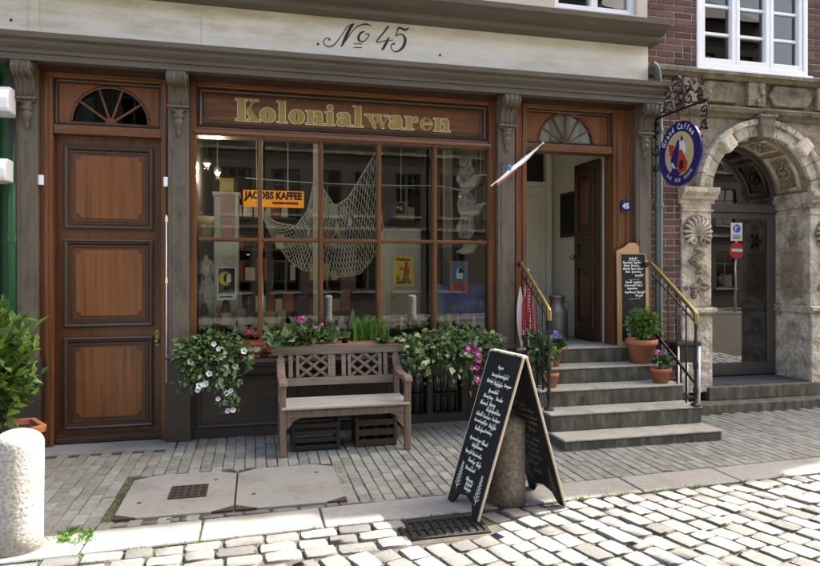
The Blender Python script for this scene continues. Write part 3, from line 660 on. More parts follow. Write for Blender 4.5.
# small white boxes and the rod beside the door
o = B(-1.885, -1.84, 6.385, 6.404, 2.40, 2.48); bx, bz = at(41, 180, 6.39)
tag(B(bx - .022, bx + .022, 6.375, 6.404, bz - .045, bz + .045).build('sensor_box', 'whitepaint', bevel=.004), 'small white plastic box on the outer post of the closed door', 'box')
bx, bz = at(166, 182, 6.39)
tag(B(bx - .02, bx + .02, 6.365, 6.404, bz - .045, bz + .045).build('sensor_box', 'whitepaint', bevel=.004), 'small white plastic box above a thin white rod by the door', 'box')
bx2, bz2 = at(168, 382, 6.35); z_a = at(168, 215, 6.35)[1]
rod = thing('white_rod', (-.812, 6.35, bz2), 'thin white upright rod with a clip beside the closed wooden door', 'rod')
MB().tube([(-.812, 6.335, bz2), (-.812, 6.335, z_a)], .005, 8).build('pole', 'whitepaint', rod, True)
for z in (bz2 + .95, z_a - .04): MB().box(-.822, -.802, 6.328, 6.419, z - .025, z + .025).build('clip', 'corridor', rod, bevel=.004)

# the shop window: sign panel, frame, glazing bars, panes
WX0, WX1, WZ0, WZ1 = -.553, 2.428, .86, 2.918
sw = B(-.615, WX0, 6.43, 6.62, .80, 3.43).build('shop_window', 'wood', shop, bevel=.006)
B(WX1, 2.50, 6.43, 6.62, .80, 3.43).build('jamb', 'wood', sw, bevel=.006)
B(WX0 + .001, WX1 - .001, 6.435, 6.62, WZ1, 3.0).build('transom', 'wood_x', sw, bevel=.008)
B(WX0 + .001, WX1 - .001, 6.425, 6.62, 3.385, 3.43).build('head', 'wood_x', sw, bevel=.005)
B(WX0 + .001, WX1 - .001, 6.40, 6.62, .80, WZ0).build('sill', 'wood_x', sw, bevel=.008)
B(WX0 + .001, WX1 - .001, 6.487, 6.60, 3.0, 3.385).build('sign_panel', 'wood_x', sw)
bevel_frame(sw, WX0 + .02, WX1 - .02, 3.01, 3.375, 6.487, .05, .028, 'darkwood')
bevel_frame(sw, WX0 + .085, WX1 - .085, 3.072, 3.318, 6.487, .012, .006, 'darkwood')
mold('transom_bead', [(6.44, 2.93), (6.41, 2.935), (6.405, 2.95), (6.41, 2.965), (6.44, 2.97)], WX0 - .01, WX1 + .01, 'wood_x', sw)
MX = [WX0 + (WX1 - WX0) * k / 5 for k in range(1, 5)]; MZ = 1.917
for x in MX: MB().xy([(x - .021, 6.45), (x - .012, 6.437), (x + .012, 6.437), (x + .021, 6.45), (x + .021, 6.56), (x - .021, 6.56)], WZ0, WZ1 - .001).build('glazing_bar', 'wood', sw)
ed = [WX0] + MX + [WX1]
for a, b in zip(ed, ed[1:]):
    MB().yz([(6.45, MZ - .018), (6.44, MZ - .01), (6.44, MZ + .01), (6.45, MZ + .018), (6.555, MZ + .018), (6.555, MZ - .018)], a + .0215, b - .0215).build('cross_bar', 'wood_x', sw)
    for z0, z1 in ((WZ0, MZ - .018), (MZ + .018, WZ1)): B(a + .015, b - .015, 6.500 + rg.uniform(-.001, .001), 6.505, z0 + .002, z1 - .002).build('pane', 'glass', sw)
# base wall below the window
bw = wall_with_openings(-.615, 2.50, 0, .74, 6.42, 6.62, [(1.42, 1.74, .12, .52), (1.80, 2.12, .12, .52)]).build('base_wall', 'basepaint', shop)
mold('ledge', [(6.5, .66), (6.40, .66), (6.39, .685), (6.37, .69), (6.37, .71), (6.30, .735), (6.14, .745), (6.12, .755), (6.12, .79), (6.5, .798)], -.60, 2.485, 'basepaint', bw)
for x0, x1 in ((-.55, .30), (.36, 1.34), (2.2, 2.46)): bevel_frame(bw, x0, x1, .10, .60, 6.42, .05, .02, 'basepaint')
for x0, x1 in ((1.42, 1.74), (1.80, 2.12)):
    cw = B(x0, x1, 6.50, 6.508, .12, .52).build('cellar_window', 'fanglass', bw); mb = MB()
    for k in range(4): X = x0 + (x1 - x0) * (k + .5) / 4; mb.tube([(X, 6.46, .12), (X, 6.46, .52)], .007, 6)
    mb.box(x0, x1, 6.455, 6.465, .31, .325); mb.build('grille', 'iron', cw)
    B(x0, x1, 6.6, 6.62, .12, .52).build('backing', 'dark', cw)
B(1.36, 2.18, 6.36, 6.425, .0, .028).build('sill_strip', 'slab', bw)

# lettering: fat-faced gold letters with a pale edge
GL = {}
def stem(x, w, y0, y1): return ('p', [(x, y0), (x + w, y0), (x + w, y1), (x, y1)])
def ser(x0, x1, y, h=.07): return ('p', [(x0, y), (x1, y), (x1, y + h), (x0, y + h)])
S = .42
GL['K'] = (1.62, [stem(.16, S + .06, 0, 1.6), ser(0, .8, 0, .1), ser(0, .8, 1.5, .1), ('p', [(.64, .62), (.78, .58), (1.36, 1.5), (1.2, 1.5)]), ser(1.0, 1.58, 1.5, .1), ('p', [(.74, .72), (1.02, .98), (1.62, .1), (1.08, .1)]), ser(.9, 1.72, 0, .1)])
GL['o'] = (1.16, [('r', .56, .5, .56, .53, .10, .40)])
GL['l'] = (.78, [stem(.15, S, 0, 1.62), ser(0, .72, 0), ser(0, .3, 1.53)])
GL['n'] = (1.34, [stem(.13, S, 0, 1.0), ser(0, .64, 0), ser(0, .3, .94), stem(.80, S - .02, 0, .72), ser(.68, 1.32, 0), ('p', [(.55, .70), (.80, .62), (1.2, .70), (1.12, .93), (.94, 1.02), (.74, .98)])])
GL['i'] = (.78, [stem(.15, S, 0, 1.0), ser(0, .72, 0), ser(0, .3, .93), ('r', .36, 1.34, .22, .2, 0, 0)])
GL['a'] = (1.18, [stem(.58, S, .06, .72), ('p', [(.58, .7), (1.0, .7), (.9, .95), (.6, 1.03), (.25, .98), (.34, .92), (.5, .95)]), ('r', .2, .78, .17, .17, 0, 0), ('r', .36, .28, .34, .29, .05, .17), ser(.86, 1.16, 0, .1)])
GL['w'] = (1.8, [('p', [(.10, .93), (.56, .93), (.86, .0), (.62, 0)]), ('p', [(.72, .12), (.82, 0), (1.02, .62), (.94, .8)]), ('p', [(.76, .93), (1.2, .93), (1.5, 0), (1.26, 0)]), ('p', [(1.36, .1), (1.46, 0), (1.76, .93), (1.66, .93)]), ser(0, .66, .93), ser(.68, 1.28, .93), ser(1.5, 1.88, .93)])
GL['r'] = (1.06, [stem(.13, S, 0, 1.0), ser(0, .70, 0), ser(0, .3, .94), ('p', [(.55, .66), (.63, .63), (.85, .96), (.75, 1.0)]), ('r', .85, .80, .18, .2, 0, 0)])
GL['e'] = (1.1, [('p', arc(.54, .5, .53, 15, 352, 22, .53)[::1] + arc(.62, .5, .22, 330, 20, 14, .42)), ('p', [(.40, .50), (1.05, .50), (1.06, .58), (.40, .58)])])
def letters(word, x0, x1, z0, y, slope=0.):
    tot = sum(GL[c][0] + .08 for c in word); sc = (x1 - x0) / tot; x = 0
    for li, c in enumerate(word):
        w, prims = GL[c]; sets = []
        for layer, (e, mat) in enumerate(((.055, 'cream_edge'), (0., 'gold'))):
            mb = MB()
            for q, pr in enumerate(prims):
                yy = y - .002 - layer * .003 - q * .00025
                def tf(p): return (x0 + (x + p[0]) * sc, z0 + p[1] * sc)
                if pr[0] == 'p':
                    P = pr[1]; cx = sum(p[0] for p in P) / len(P); cy = sum(p[1] for p in P) / len(P)
                    P = [(p[0] + (e if p[0] > cx else -e), p[1] + (e if p[1] > cy else -e)) for p in P] if (e and len(P) < 10) else P
                    mb.xz([tf(p) for p in P], yy, y)
                else:
                    _, cx, cy, rx, ry, ix, iy = pr; rx += e; ry += e
                    if ix <= 0: mb.xz([tf(p) for p in arc(cx, cy, rx, 0, 345, 23, ry)], yy, y)
                    else:
                        ix = max(ix - e * .6, .015); iy = iy - e * .6; n = 28; O_ = arc(cx, cy, rx, 0, 360 - 360 / n, n - 1, ry); I_ = arc(cx, cy, ix, 0, 360 - 360 / n, n - 1, iy); vs = [(tf(p)[0], yy, tf(p)[1]) for p in O_ + I_] + [(tf(p)[0], y, tf(p)[1]) for p in O_ + I_]
                        fs = [(i, (i + 1) % n, n + (i + 1) % n, n + i) for i in range(n)] + [(i, 2 * n + i, 2 * n + (i + 1) % n, (i + 1) % n) for i in range(n)]
                        mb.add(vs, fs)
            o = mb.build('letter' if layer == 0 else 'letter_face', mat, sw)
        x += w + .08
letters('Kolonialwaren', -.19, 2.02, 3.088, 6.487)

# painted house number in script on the fascia
def cp(p): X, Z = at(315 + p[0] * .122, 15 + p[1] * .122, 6.38); return (X, Z)
num = MB(); O0 = (0, 6.3772, 0)
def stroke(pts, ws, dy):
    sp = smooth_path([cp(p) for p in pts], 5); n = len(ws); m = len(sp)
    w = [float(np.interp(i / (m - 1), np.linspace(0, 1, n), ws)) for i in range(m)]
    ribbon(num, sp, w, (0, 6.3772 - dy, 0), (1, 0, 0), (0, 0, 1))
stroke([(122, 208), (108, 188), (82, 196), (72, 228), (92, 254), (130, 258), (170, 230), (220, 162), (270, 92), (322, 70)], [.022, .010, .009, .009, .010, .011, .010, .009, .009, .008], 0)
stroke([(318, 74), (290, 104), (262, 160), (236, 215), (215, 262)], [.010, .028, .032, .026, .010], .0004)
stroke([(215, 262), (262, 196), (318, 120), (370, 84), (425, 76), (462, 94)], [.009, .009, .009, .012, .016, .008], .0008)
stroke([(405, 135), (372, 150), (355, 190), (372, 216), (405, 212), (436, 180), (440, 155), (412, 160)], [.012, .02, .024, .014, .009, .009, .012, .010], .0012)
stroke([(315, 238), (350, 236), (386, 238)], [.008, .009, .008], 0); stroke([(315, 268), (350, 266), (386, 268)], [.008, .009, .008], 0)
stroke([(604, 90), (566, 140), (505, 220), (560, 214), (640, 205)], [.016, .016, .012, .009, .008], 0)
stroke([(608, 182), (588, 220), (566, 262), (548, 286)], [.012, .026, .028, .014], .0004)
stroke([(770, 108), (735, 122), (690, 104), (672, 140), (660, 172)], [.010, .022, .018, .010, .009], 0)
stroke([(660, 172), (705, 158), (738, 190), (728, 250), (690, 292), (648, 298), (622, 268), (634, 238), (656, 236)], [.009, .012, .026, .030, .018, .010, .009, .012, .02], .0008)
num.build('house_number_lettering', 'ink', shop)

# right-hand entrance: posts, fanlight, corridor, open door leaf
EX0, EX1, LZ = 2.855, 3.90, .78
B(2.69, EX0, 6.42, 6.62, .0, 3.43).build('door_post', 'wood', shop, bevel=.006); B(2.72, 2.75, 6.405, 6.43, .8, 3.42).build('post_bead', 'wood', shop, bevel=.005); B(2.80, 2.825, 6.405, 6.43, .8, 3.42).build('post_bead', 'wood', shop, bevel=.005)
B(EX1, 4.15, 6.42, 6.62, .0, 3.43).build('door_post', 'wood', shop, bevel=.006); B(3.95, 3.975, 6.405, 6.43, .8, 3.42).build('post_bead', 'wood', shop, bevel=.005); B(4.06, 4.09, 6.405, 6.43, .8, 3.42).build('post_bead', 'wood', shop, bevel=.005)
B(EX0 + .001, EX1 - .001, 6.43, 6.62, 2.925, 3.005).build('transom_rail', 'wood_x', shop, bevel=.008)
B(EX0 + .001, EX1 - .001, 6.425, 6.62, 3.385, 3.43).build('head_rail', 'wood_x', shop, bevel=.005)
fanlight(EX0, EX1, 3.005, 3.385, 3.365, 3.03, .335, 6.50, 5)
cor = B(2.5, EX0 - .01, 6.62, 6.72, LZ, 3.43).build('corridor_wall', 'corridor', shop)
B(EX1 + .02, EX1 + .1, 6.62, 7.98, LZ, 3.43).build('side', 'corridor_d', cor); B(2.4, 4.0, 7.98, 8.08, LZ, 3.43).build('end', 'corridor_d', cor); B(2.62, 2.70, 6.72, 7.98, LZ, 3.43).build('side', 'corridor', cor)
B(2.62, 4.0, 6.62, 7.98, 3.35, 3.43).build('ceiling', 'corridor', cor); B(2.5, 4.1, 6.60, 8.5, LZ - .1, LZ - .002).build('floor', 'slab', cor)
idr = B(3.05, 3.80, 7.935, 7.972, LZ + .004, 2.74).build('corridor_door', 'corridor', shop); bevel_frame(idr, 3.46, 3.74, 1.75, 2.62, 7.935, .035, .02, 'corridor'); bevel_frame(idr, 3.46, 3.74, .9, 1.62, 7.935, .035, .02, 'corridor'); bevel_frame(idr, 3.11, 3.39, .9, 2.62, 7.935, .035, .02, 'corridor'); B(3.05, 3.78, 7.95, 7.972, 2.82, 3.26).build('top_light', 'dark', idr)
B(2.97, 3.045, 7.92, 7.975, LZ, 3.31).build('architrave', 'corridor', idr, bevel=.005); B(3.805, 3.88, 7.92, 7.975, LZ, 3.31).build('architrave', 'corridor', idr, bevel=.005); B(3.05, 3.80, 7.925, 7.973, 2.745, 2.815).build('architrave', 'corridor', idr, bevel=.005)
ol = B(3.835, 3.885, 6.66, 7.20, LZ + .012, 2.91).build('open_door', 'darkwood', shop)
def side_panel(z0, z1):
    m = MB()
    for a, b, c, dd in ((6.72, 6.765, z0, z1), (7.095, 7.14, z0, z1), (6.765, 7.095, z0, z0 + .045), (6.765, 7.095, z1 - .045, z1)): m.box(3.812, 3.837, a, b, c, dd)
    m.build('moulding', 'darkwood', ol, bevel=.006); B(3.822, 3.84, 6.83, 7.03, z0 + .12, z1 - .12).build('raised_panel', 'doorwood', ol, bevel=.008)
for z0, z1 in ((2.05, 2.80), (1.75, 1.98), (.95, 1.68)): side_panel(z0, z1)
MB().ball((3.79, 7.165, 1.78), .03, 10, 8).build('door_knob', 'brass', ol, True)
pf = thing('picture_frame', (3.905, 7.49, 2.05), 'dark framed notice hanging on the pale corridor wall', 'picture'); B(3.893, 3.918, 7.28, 7.70, 2.05, 2.62).build('frame', 'iron', pf, bevel=.004); B(3.890, 3.894, 7.32, 7.66, 2.09, 2.58).build('sheet', 'board', pf)
# shop interior shell
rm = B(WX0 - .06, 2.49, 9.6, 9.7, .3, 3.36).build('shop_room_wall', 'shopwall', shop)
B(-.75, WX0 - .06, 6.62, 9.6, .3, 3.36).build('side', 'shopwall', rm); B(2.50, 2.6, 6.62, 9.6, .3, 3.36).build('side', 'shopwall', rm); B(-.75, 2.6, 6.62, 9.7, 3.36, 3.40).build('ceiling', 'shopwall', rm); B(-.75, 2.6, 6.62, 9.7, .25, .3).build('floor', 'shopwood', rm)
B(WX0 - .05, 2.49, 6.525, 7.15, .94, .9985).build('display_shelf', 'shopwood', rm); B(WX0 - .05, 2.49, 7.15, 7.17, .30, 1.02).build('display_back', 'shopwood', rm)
for k, (x0, x1) in enumerate(((-.5, .55), (.7, 1.5), (1.7, 2.4))):
    for z in (1.0, 1.45, 1.9, 2.35): B(x0, x1, 9.28, 9.59, z, z + .03).build('wall_shelf', 'shopwood', rm)
B(.72, .80, 8.2, 8.28, .3, 3.35).build('column', 'corridor_d', rm)

# ------------------------------------------------------------------ right-hand neighbour: brick house with sandstone portal
nb = thing('portal_house', (6.6, 6.6, 0), 'red brick house with carved sandstone arched portal and white casement window', 'building')
NX0, NX1, NY = 4.362, 9.2, 6.45
w1 = (5.0, 6.56, 3.995, 5.75); ops2 = [w1, (7.2, 8.7, 3.995, 5.75)] + [(a, a + 1.5, z, z + 1.8) for a in (5.0, 7.2) for z in (6.7,)]
wall_with_openings(NX0, NX1, 3.93, 9.5, NY + .006, 6.85, ops2).build('upper_wall', 'mortar', nb)
wall_with_openings(NX0, NX1, 5.05, 9.5, NY, NY + .012, [(a, b, max(c, 5.05), d) for a, b, c, d in ops2]).build('brick_facing', 'brickwall', nb)
for o in ops2[1:]: sash(nb, *o, NY, 'whitepaint', 3, 3)
MB().yz([(6.3, 9.5), (6.2, 9.65), (9.5, 12.0), (12.8, 9.65), (12.6, 9.5)], NX0, NX1).build('roof', 'darkwood', nb)
B(NX0, NX0 + .1, 6.85, 12, 0, 9.5).build('side_wall', 'brickwall', nb); B(NX1 - .1, NX1, 6.85, 12, 0, 9.5).build('side_wall', 'brickwall', nb); B(NX0, NX1, 12, 12.3, 0, 9.5).build('rear_wall', 'brickwall', nb); B(NX0 + .1, NX1 - .1, 6.86, 12, 3.75, 3.9).build('upper_floor', 'dark', nb)
# bricks, one by one
def brick_mesh(l):
    mb = MB(); q = []; fs = []
    for ins, y in ((0, .03), (0, -.008), (.004, -.012)):
        for cx, cz in ((-1, -1), (1, -1), (1, 1), (-1, 1)): q.append((cx * (l / 2 - ins), y, cz * (.0325 - ins)))
    for L in range(2):
        for i in range(4): fs.append((L * 4 + i, L * 4 + (i + 1) % 4, L * 4 + 4 + (i + 1) % 4, L * 4 + 4 + i))
    fs.append((8, 9, 10, 11)); return mesh_only(mb.add(q, fs), 'brick', 'brick')
bm_ = {}
def lay(x0, x1, z0, z1):
    z = z0 + .0375; row = 0
    while z < z1 - .03:
        x = x0 + .004; first = .105 if row % 2 else .22
        while x < x1 - .03:
            L = min(first, x1 - x - .004); first = .22 if rg.random() > .25 else .105
            if L > .04:
                key = round(L, 2)
                if key not in bm_: bm_[key] = brick_mesh(key)
                inst('brick', bm_[key], nb, (x + L / 2, NY + .01 + rg.uniform(-.004, .003), z), (0, rg.uniform(-.006, .006), 0))
            x += L + .011
        z += .0762; row += 1
lay(NX0, 5.0, 4.0, 5.04); lay(6.56, 7.2, 4.0, 5.04)
B(NX0, 4.78, NY + .006, 6.85, 0, 3.93).build('brick_pier', 'mortar', nb)
lay(NX0, 4.78, .0, 3.90)
# casement window
cwn = B(w1[0] + .05, w1[1] - .05, NY + .055, NY + .06, w1[2] + .05, w1[3] - .05).build('window', 'glass', nb)
mb = MB(); mb.box(w1[0], w1[0] + .06, NY - .015, NY + .1, w1[2], w1[3]); mb.box(w1[1] - .06, w1[1], NY - .015, NY + .1, w1[2], w1[3]); mb.box(w1[0] + .06, w1[1] - .06, NY - .015, NY + .1, w1[2], w1[2] + .055); mb.build('window_frame', 'whitepaint', cwn, bevel=.005)
for k in range(3):
    a = w1[0] + .06 + k * .48; b = a + .48
    ca = MB(); ca.box(a + .003, a + .055, NY - .002, NY + .075, w1[2] + .058, w1[3]); ca.box(b - .055, b - .003, NY - .002, NY + .075, w1[2] + .058, w1[3]); ca.box(a + .055, b - .055, NY - .002, NY + .075, w1[2] + .058, w1[2] + .12); ca.build('casement', 'whitepaint', cwn, bevel=.004)
    for z in (4.40, 4.73, 5.06, 5.39): B(a + .056, b - .056, NY + .03, NY + .07, z, z + .03).build('glazing_bar', 'whitepaint', cwn)
    mb = MB()
    n = 14
    for j in range(n): mb.add([(b - .17 + .14 * j / n, NY + .16 + .012 * (j % 2), w1[2] + .02), (b - .17 + .14 * (j + 1) / n, NY + .16 + .012 * ((j + 1) % 2), w1[2] + .02), (b - .17 + .14 * (j + 1) / n, NY + .16 + .012 * ((j + 1) % 2), w1[3]), (b - .17 + .14 * j / n, NY + .16 + .012 * (j % 2), w1[3])], [(0, 1, 2, 3)])
    mb.build('curtain', 'curtain', cwn)
mold('window_board', [(NY + .1, 3.985), (NY - .05, 3.985), (NY - .06, 3.975), (NY - .06, 3.955), (NY + .1, 3.95)][::-1], w1[0] - .03, w1[1] + .03, 'whitepaint', cwn)
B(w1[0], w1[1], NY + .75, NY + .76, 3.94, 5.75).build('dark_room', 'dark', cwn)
# sandstone ledges and panel band
mold('sill_course', [(NY + .05, 3.86), (NY - .04, 3.86), (NY - .07, 3.90), (NY - .09, 3.905), (NY - .09, 3.945), (NY + .05, 3.953)], NX0 + .002, NX1, 'sandstone_d', nb)
B(4.78, NX1, NY + .01, 6.85, 3.40, 3.86).build('panel_band', 'sandstone_d', nb)
mold('string_course', [(NY + .05, 3.42), (NY - .03, 3.42), (NY - .05, 3.45), (NY - .09, 3.475), (NY - .10, 3.52), (NY - .02, 3.56), (NY + .05, 3.56)], 4.74, NX1, 'sandstone_d', nb)
def cartouche(x0, x1, z0, z1):
    c = .09; p = [(x0 + c, z0), (x1 - c, z0), (x1 - c * .45, (z0 + z1) / 2 - .06), (x1, (z0 + z1) / 2), (x1 - c * .45, (z0 + z1) / 2 + .06), (x1 - c, z1), (x0 + c, z1), (x0 + c * .45, (z0 + z1) / 2 + .06), (x0, (z0 + z1) / 2), (x0 + c * .45, (z0 + z1) / 2 - .06)]
    k = MB().xz(p, NY - .03, NY + .012).build('cartouche', 'sandstone_d', nb, bevel=.015)
    return k
cartouche(5.02, 5.62, 3.59, 3.84); cartouche(5.98, 6.62, 3.59, 3.84); cartouche(6.95, 7.55, 3.59, 3.84)
for x0, x1 in ((4.80, 4.98), (5.68, 5.92), (6.68, 6.90)):
    b = B(x0, x1, NY - .045, NY + .012, 3.575, 3.855).build('carved_block', 'carved', nb, bevel=.012)
    for k in range(5): MB().ball((x0 + (x1 - x0) * rg.uniform(.2, .8), NY - .045, 3.62 + .2 * rg.random()), (.035, .03, .04), 8, 6).build('boss', 'carved', b, True)
# portal
ACX, ACZ, AR = 5.88, 2.52, .70; OX0, OX1 = ACX - AR, ACX + AR
poly = [(4.78, 2.40), (OX0, 2.40), (OX0, ACZ)] + arc(ACX, ACZ, AR, 180, 0, 28)[1:] + [(OX1, 2.40), (7.1, 2.40), (7.1, 3.42), (4.78, 3.42)]
MB().xz(poly, NY + .0, NY + .52).build('spandrel', 'carved', nb)
def ring_seg(r0, r1, a0, a1, y0, y1, n=4): return MB().xz(arc(ACX, ACZ, r0, a0, a1, n) + arc(ACX, ACZ, r1, a1, a0, n), y0, y1)
for k in range(12):                                          # voussoirs in two stepped rings
    a0, a1 = 180 - k * 15 - .3, 180 - (k + 1) * 15 + .3
    v = ring_seg(AR + .002, AR + .13, a0, a1, NY - .05, NY + .06).build('voussoir', 'sandstone', nb, bevel=.006)
    ring_seg(AR + .131, AR + .20, a0, a1, NY - .085, NY + .02).build('voussoir_moulding', 'sandstone', v, bevel=.012)
def rot_box(cx, cz, w, h, a, y0, y1):
    ca, sa = math.cos(R(a)), math.sin(R(a)); return MB().xz([(cx + ca * u * w / 2 - sa * v * h / 2, cz + sa * u * w / 2 + ca * v * h / 2) for u, v in ((-1, -1), (1, -1), (1, 1), (-1, 1))], y0, y1)
for a in (133, 47): rot_box(ACX + (AR + .09) * math.cos(R(a)), ACZ + (AR + .09) * math.sin(R(a)), .17, .19, a - 90, NY - .15, NY + .0).build('diamond_block', 'sandstone_l', nb, bevel=.03)
MB().xz([(ACX - .075, ACZ + AR - .035), (ACX + .075, ACZ + AR - .035), (ACX + .115, ACZ + AR + .235), (ACX - .115, ACZ + AR + .235)], NY - .13, NY + .3).build('keystone', 'sandstone_d', nb, bevel=.012)
B(ACX - .13, ACX + .13, NY - .15, NY + .0, ACZ + AR + .205, ACZ + AR + .238).build('keystone_cap', 'sandstone_d', nb, bevel=.008)
# soffit coffers on the arch underside
for a0, a1 in ((8, 50), (56, 84), (96, 124), (130, 172)):
    n = 8; m = MB()
    for y0, y1, b0, b1 in ((NY + .09, NY + .13, a0, a1), (NY + .40, NY + .44, a0, a1), (NY + .13, NY + .40, a0, a0 + 4), (NY + .13, NY + .40, a1 - 4, a1)): m.xz(arc(ACX, ACZ, AR - .022, b0, b1, n) + arc(ACX, ACZ, AR + .001, b1, b0, n), y0, y1)
    s_ = m.build('soffit_coffer', 'sandstone', nb)
    am = R((a0 + a1) / 2); c = (ACX + (AR - .012) * math.cos(am), NY + .265, ACZ + (AR - .012) * math.sin(am))
    q = MB()
    for k in range(8): q.ball((c[0] - .075 * math.cos(k * .785) * math.sin(am), c[1] + .075 * math.sin(k * .785), c[2] + .075 * math.cos(k * .785) * math.cos(am)), .03, 6, 5)
    q.ball(c, .04, 8, 6); q.build('rosette', 'carved', s_, True)
# piers of the portal
def pier(x0, x1, inner, side):
    B(x0, x1, NY - .03, NY + .52, 1.19, 2.40).build('pier', 'sandstone', nb, bevel=.01)
    p = B(x0 - .015 if side < 0 else x0 - .0, x1 + (.015 if side > 0 else 0), NY - .05, NY + .52, .2, 1.10).build('pier_plinth', 'sandstone', nb, bevel=.012)
    mold('pier_ledge', [(NY + .52, 1.10), (NY - .06, 1.10), (NY - .10, 1.135), (NY - .10, 1.165), (NY - .05, 1.19), (NY + .52, 1.19)], x0 - .03, x1 + .03, 'sandstone', nb)
    mold('impost', [(NY + .52, 2.395), (NY - .04, 2.395), (NY - .045, 2.43), (NY - .09, 2.45), (NY - .09, 2.475), (NY - .13, 2.52), (NY - .135, 2.575), (NY + .52, 2.58)], x0 - .035, x1 + .035, 'sandstone', nb)
    mold('impost_neck', [(NY + .52, 2.30), (NY - .045, 2.30), (NY - .055, 2.315), (NY - .045, 2.33), (NY + .52, 2.33)], x0 - .012, x1 + .012, 'sandstone', nb)
    cx = (x0 + x1) / 2
    sh = MB().xz(arc(cx, 2.08, .19, 0, 345, 23, .19), NY - .034, NY - .02).build('shell_relief', 'carved', nb)
    for k in range(13):
        a = R(-35 + 250 * k / 12); e = Vector((math.cos(a), 0, math.sin(a))); c = Vector((cx, NY - .03, 2.05))
        MB().tube([c + e * .03, c + e * .09 + Vector((0, -.03, 0)), c + e * .155 + Vector((0, -.045, 0)), c + e * .195 + Vector((0, -.01, 0))], [.008, .014, .022, .014], 6).build('shell_rib', 'sandstone', sh, True)
    for s in (-1, 1):
        sp = [(cx + s * (.07 + (.055 - .006 * t) * math.cos(t)), NY - .055, 1.955 + (.055 - .006 * t) * math.sin(t)) for t in np.linspace(0, 8, 22)]
        MB().tube(sp, .014, 6).build('shell_scroll', 'sandstone', sh, True)
    r2 = random.Random(int(x0 * 100)); fm = MB()
    for k in range(11): fm.ball((cx + .05 * math.sin(k * .9), NY - .04, 1.86 - k * .026), (.07 - .02 * abs(k - 5) / 5, .05, .03), 10, 6)
    fm.build('fish_relief', 'carved', nb, True)
    lm = MB()
    for k in range(26):
        a = r2.uniform(0, 6.28); rr = r2.uniform(.03, .15); c = (cx + rr * math.cos(a), NY - .035, 1.42 + .12 * math.sin(a) * r2.random())
        lm.ball(c, (r2.uniform(.02, .05), .04, r2.uniform(.018, .04)), 8, 6)
    lm.build('leaf_relief', 'carved', nb, True)
pier(4.78, OX0, OX0, -1); pier(OX1, 7.10, OX1, 1)
for k in range(6):                                           # carved relief on the right reveal
    m = MB(); a = k * 1.05; m.tube([(OX1 - .002, NY + .2, 2.02), (OX1 - .02, NY + .2 + .07 * math.cos(a), 2.02 + .07 * math.sin(a)), (OX1 - .004, NY + .2 + .12 * math.cos(a), 2.02 + .12 * math.sin(a))], [.01, .025, .008], 6); m.build('reveal_leaf', 'carved', nb, True)
B(OX1 - .012, OX1 + .01, NY + .06, NY + .42, 1.28, 1.86).build('reveal_panel', 'carved', nb, bevel=.01)
B(7.1, NX1, NY, 6.85, 0, 3.42).build('ground_floor_wall', 'sandstone', nb)
# recessed grey door with glass
DY = NY + .50; FZ = .26
pd = B(OX0 + .15, OX1 - .12, DY + .03, DY + .038, FZ + .18, 2.28).build('portal_door', 'doorglass', nb)
mb = MB(); mb.box(OX0, OX0 + .15, DY, DY + .07, FZ + .02, 2.36); mb.box(OX1 - .12, OX1, DY, DY + .07, FZ + .02, 2.36); mb.box(OX0 + .15, OX1 - .12, DY, DY + .07, FZ + .02, FZ + .18); mb.box(OX0 + .15, OX1 - .12, DY, DY + .07, 2.28, 2.36); mb.build('door_frame', 'greyframe', pd, bevel=.008)
B(OX0, OX1, DY - .03, DY + .08, 2.362, 2.47).build('transom', 'greyframe', pd, bevel=.01)
B(OX0 + .04, OX0 + .28, DY - .018, DY - .002, FZ + .06, 1.32).build('letter_panel', 'greyframe', pd, bevel=.006)
MB().tube([(OX0 + .30, DY - .04, .55), (OX0 + .30, DY - .04, 1.30)], .011, 8).build('pull_handle', 'milkcan', pd, True)
MB().xz([(OX0, 2.472)] + arc(ACX, ACZ, AR - .002, 180, 0, 24) + [(OX1, 2.472)], DY + .02, DY + .028).build('arched_pane', 'doorglass', pd); B(OX0, OX1, DY + .12, DY + .13, 2.47, ACZ + AR).build('glass_backing', 'greyframe', pd)  # grey sheet behind the pane imitates the haze of reflections
mb = MB().xz(arc(ACX, ACZ, AR - .001, 180, 0, 24) + arc(ACX, ACZ, AR - .06, 0, 180, 24), DY, DY + .05); mb.build('arched_frame', 'greyframe', pd)
B(OX0 - .1, OX1 + .1, DY + 1.6, DY + 1.7, 0, 3.5).build('hall_wall', 'shopwall', pd); B(OX0 - .1, OX1 + .1, DY + .1, DY + 1.6, .1, .24).build('hall_floor', 'slab', pd)
st = MB().box(4.73, 7.4, 6.19, 6.43, -.05, .105).build('portal_step', 'step', nb, bevel=.015)
B(5.10, 6.95, 6.36, 7.1, .106, FZ).build('portal_step', 'step', nb, bevel=.012)
B(OX0 + .01, OX1 - .01, 6.46, 6.945, FZ, FZ + .012).build('doormat', 'doormat', nb)
hs_ = thing('sign_reflection', (5.95, DY + .01, 2.0), 'blue and white notice sticker on the grey portal door', 'sign'); nx, nz = at(738, 232, DY)  # painted panel stands in for the far sign mirrored in the glass
B(nx - .085, nx + .085, DY + .022, DY + .0295, nz - .11, nz + .12).build('sheet', 'enamel_white', hs_)
mb = MB(); mb.xz(arc(nx, nz + .045, .055, 0, 345, 23), DY + .0185, DY + .0215); mb.build('blue_disc', 'sign_blue', hs_)
mb = MB(); ribbon(mb, [(nx - .02, nz + .015), (nx - .02, nz + .08), (nx + .02, nz + .065), (nx - .02, nz + .045)], .012, (0, DY + .018, 0), (1, 0, 0), (0, 0, 1)); mb.build('mark', 'enamel_white', hs_)
mb = MB(); r2 = random.Random(5)
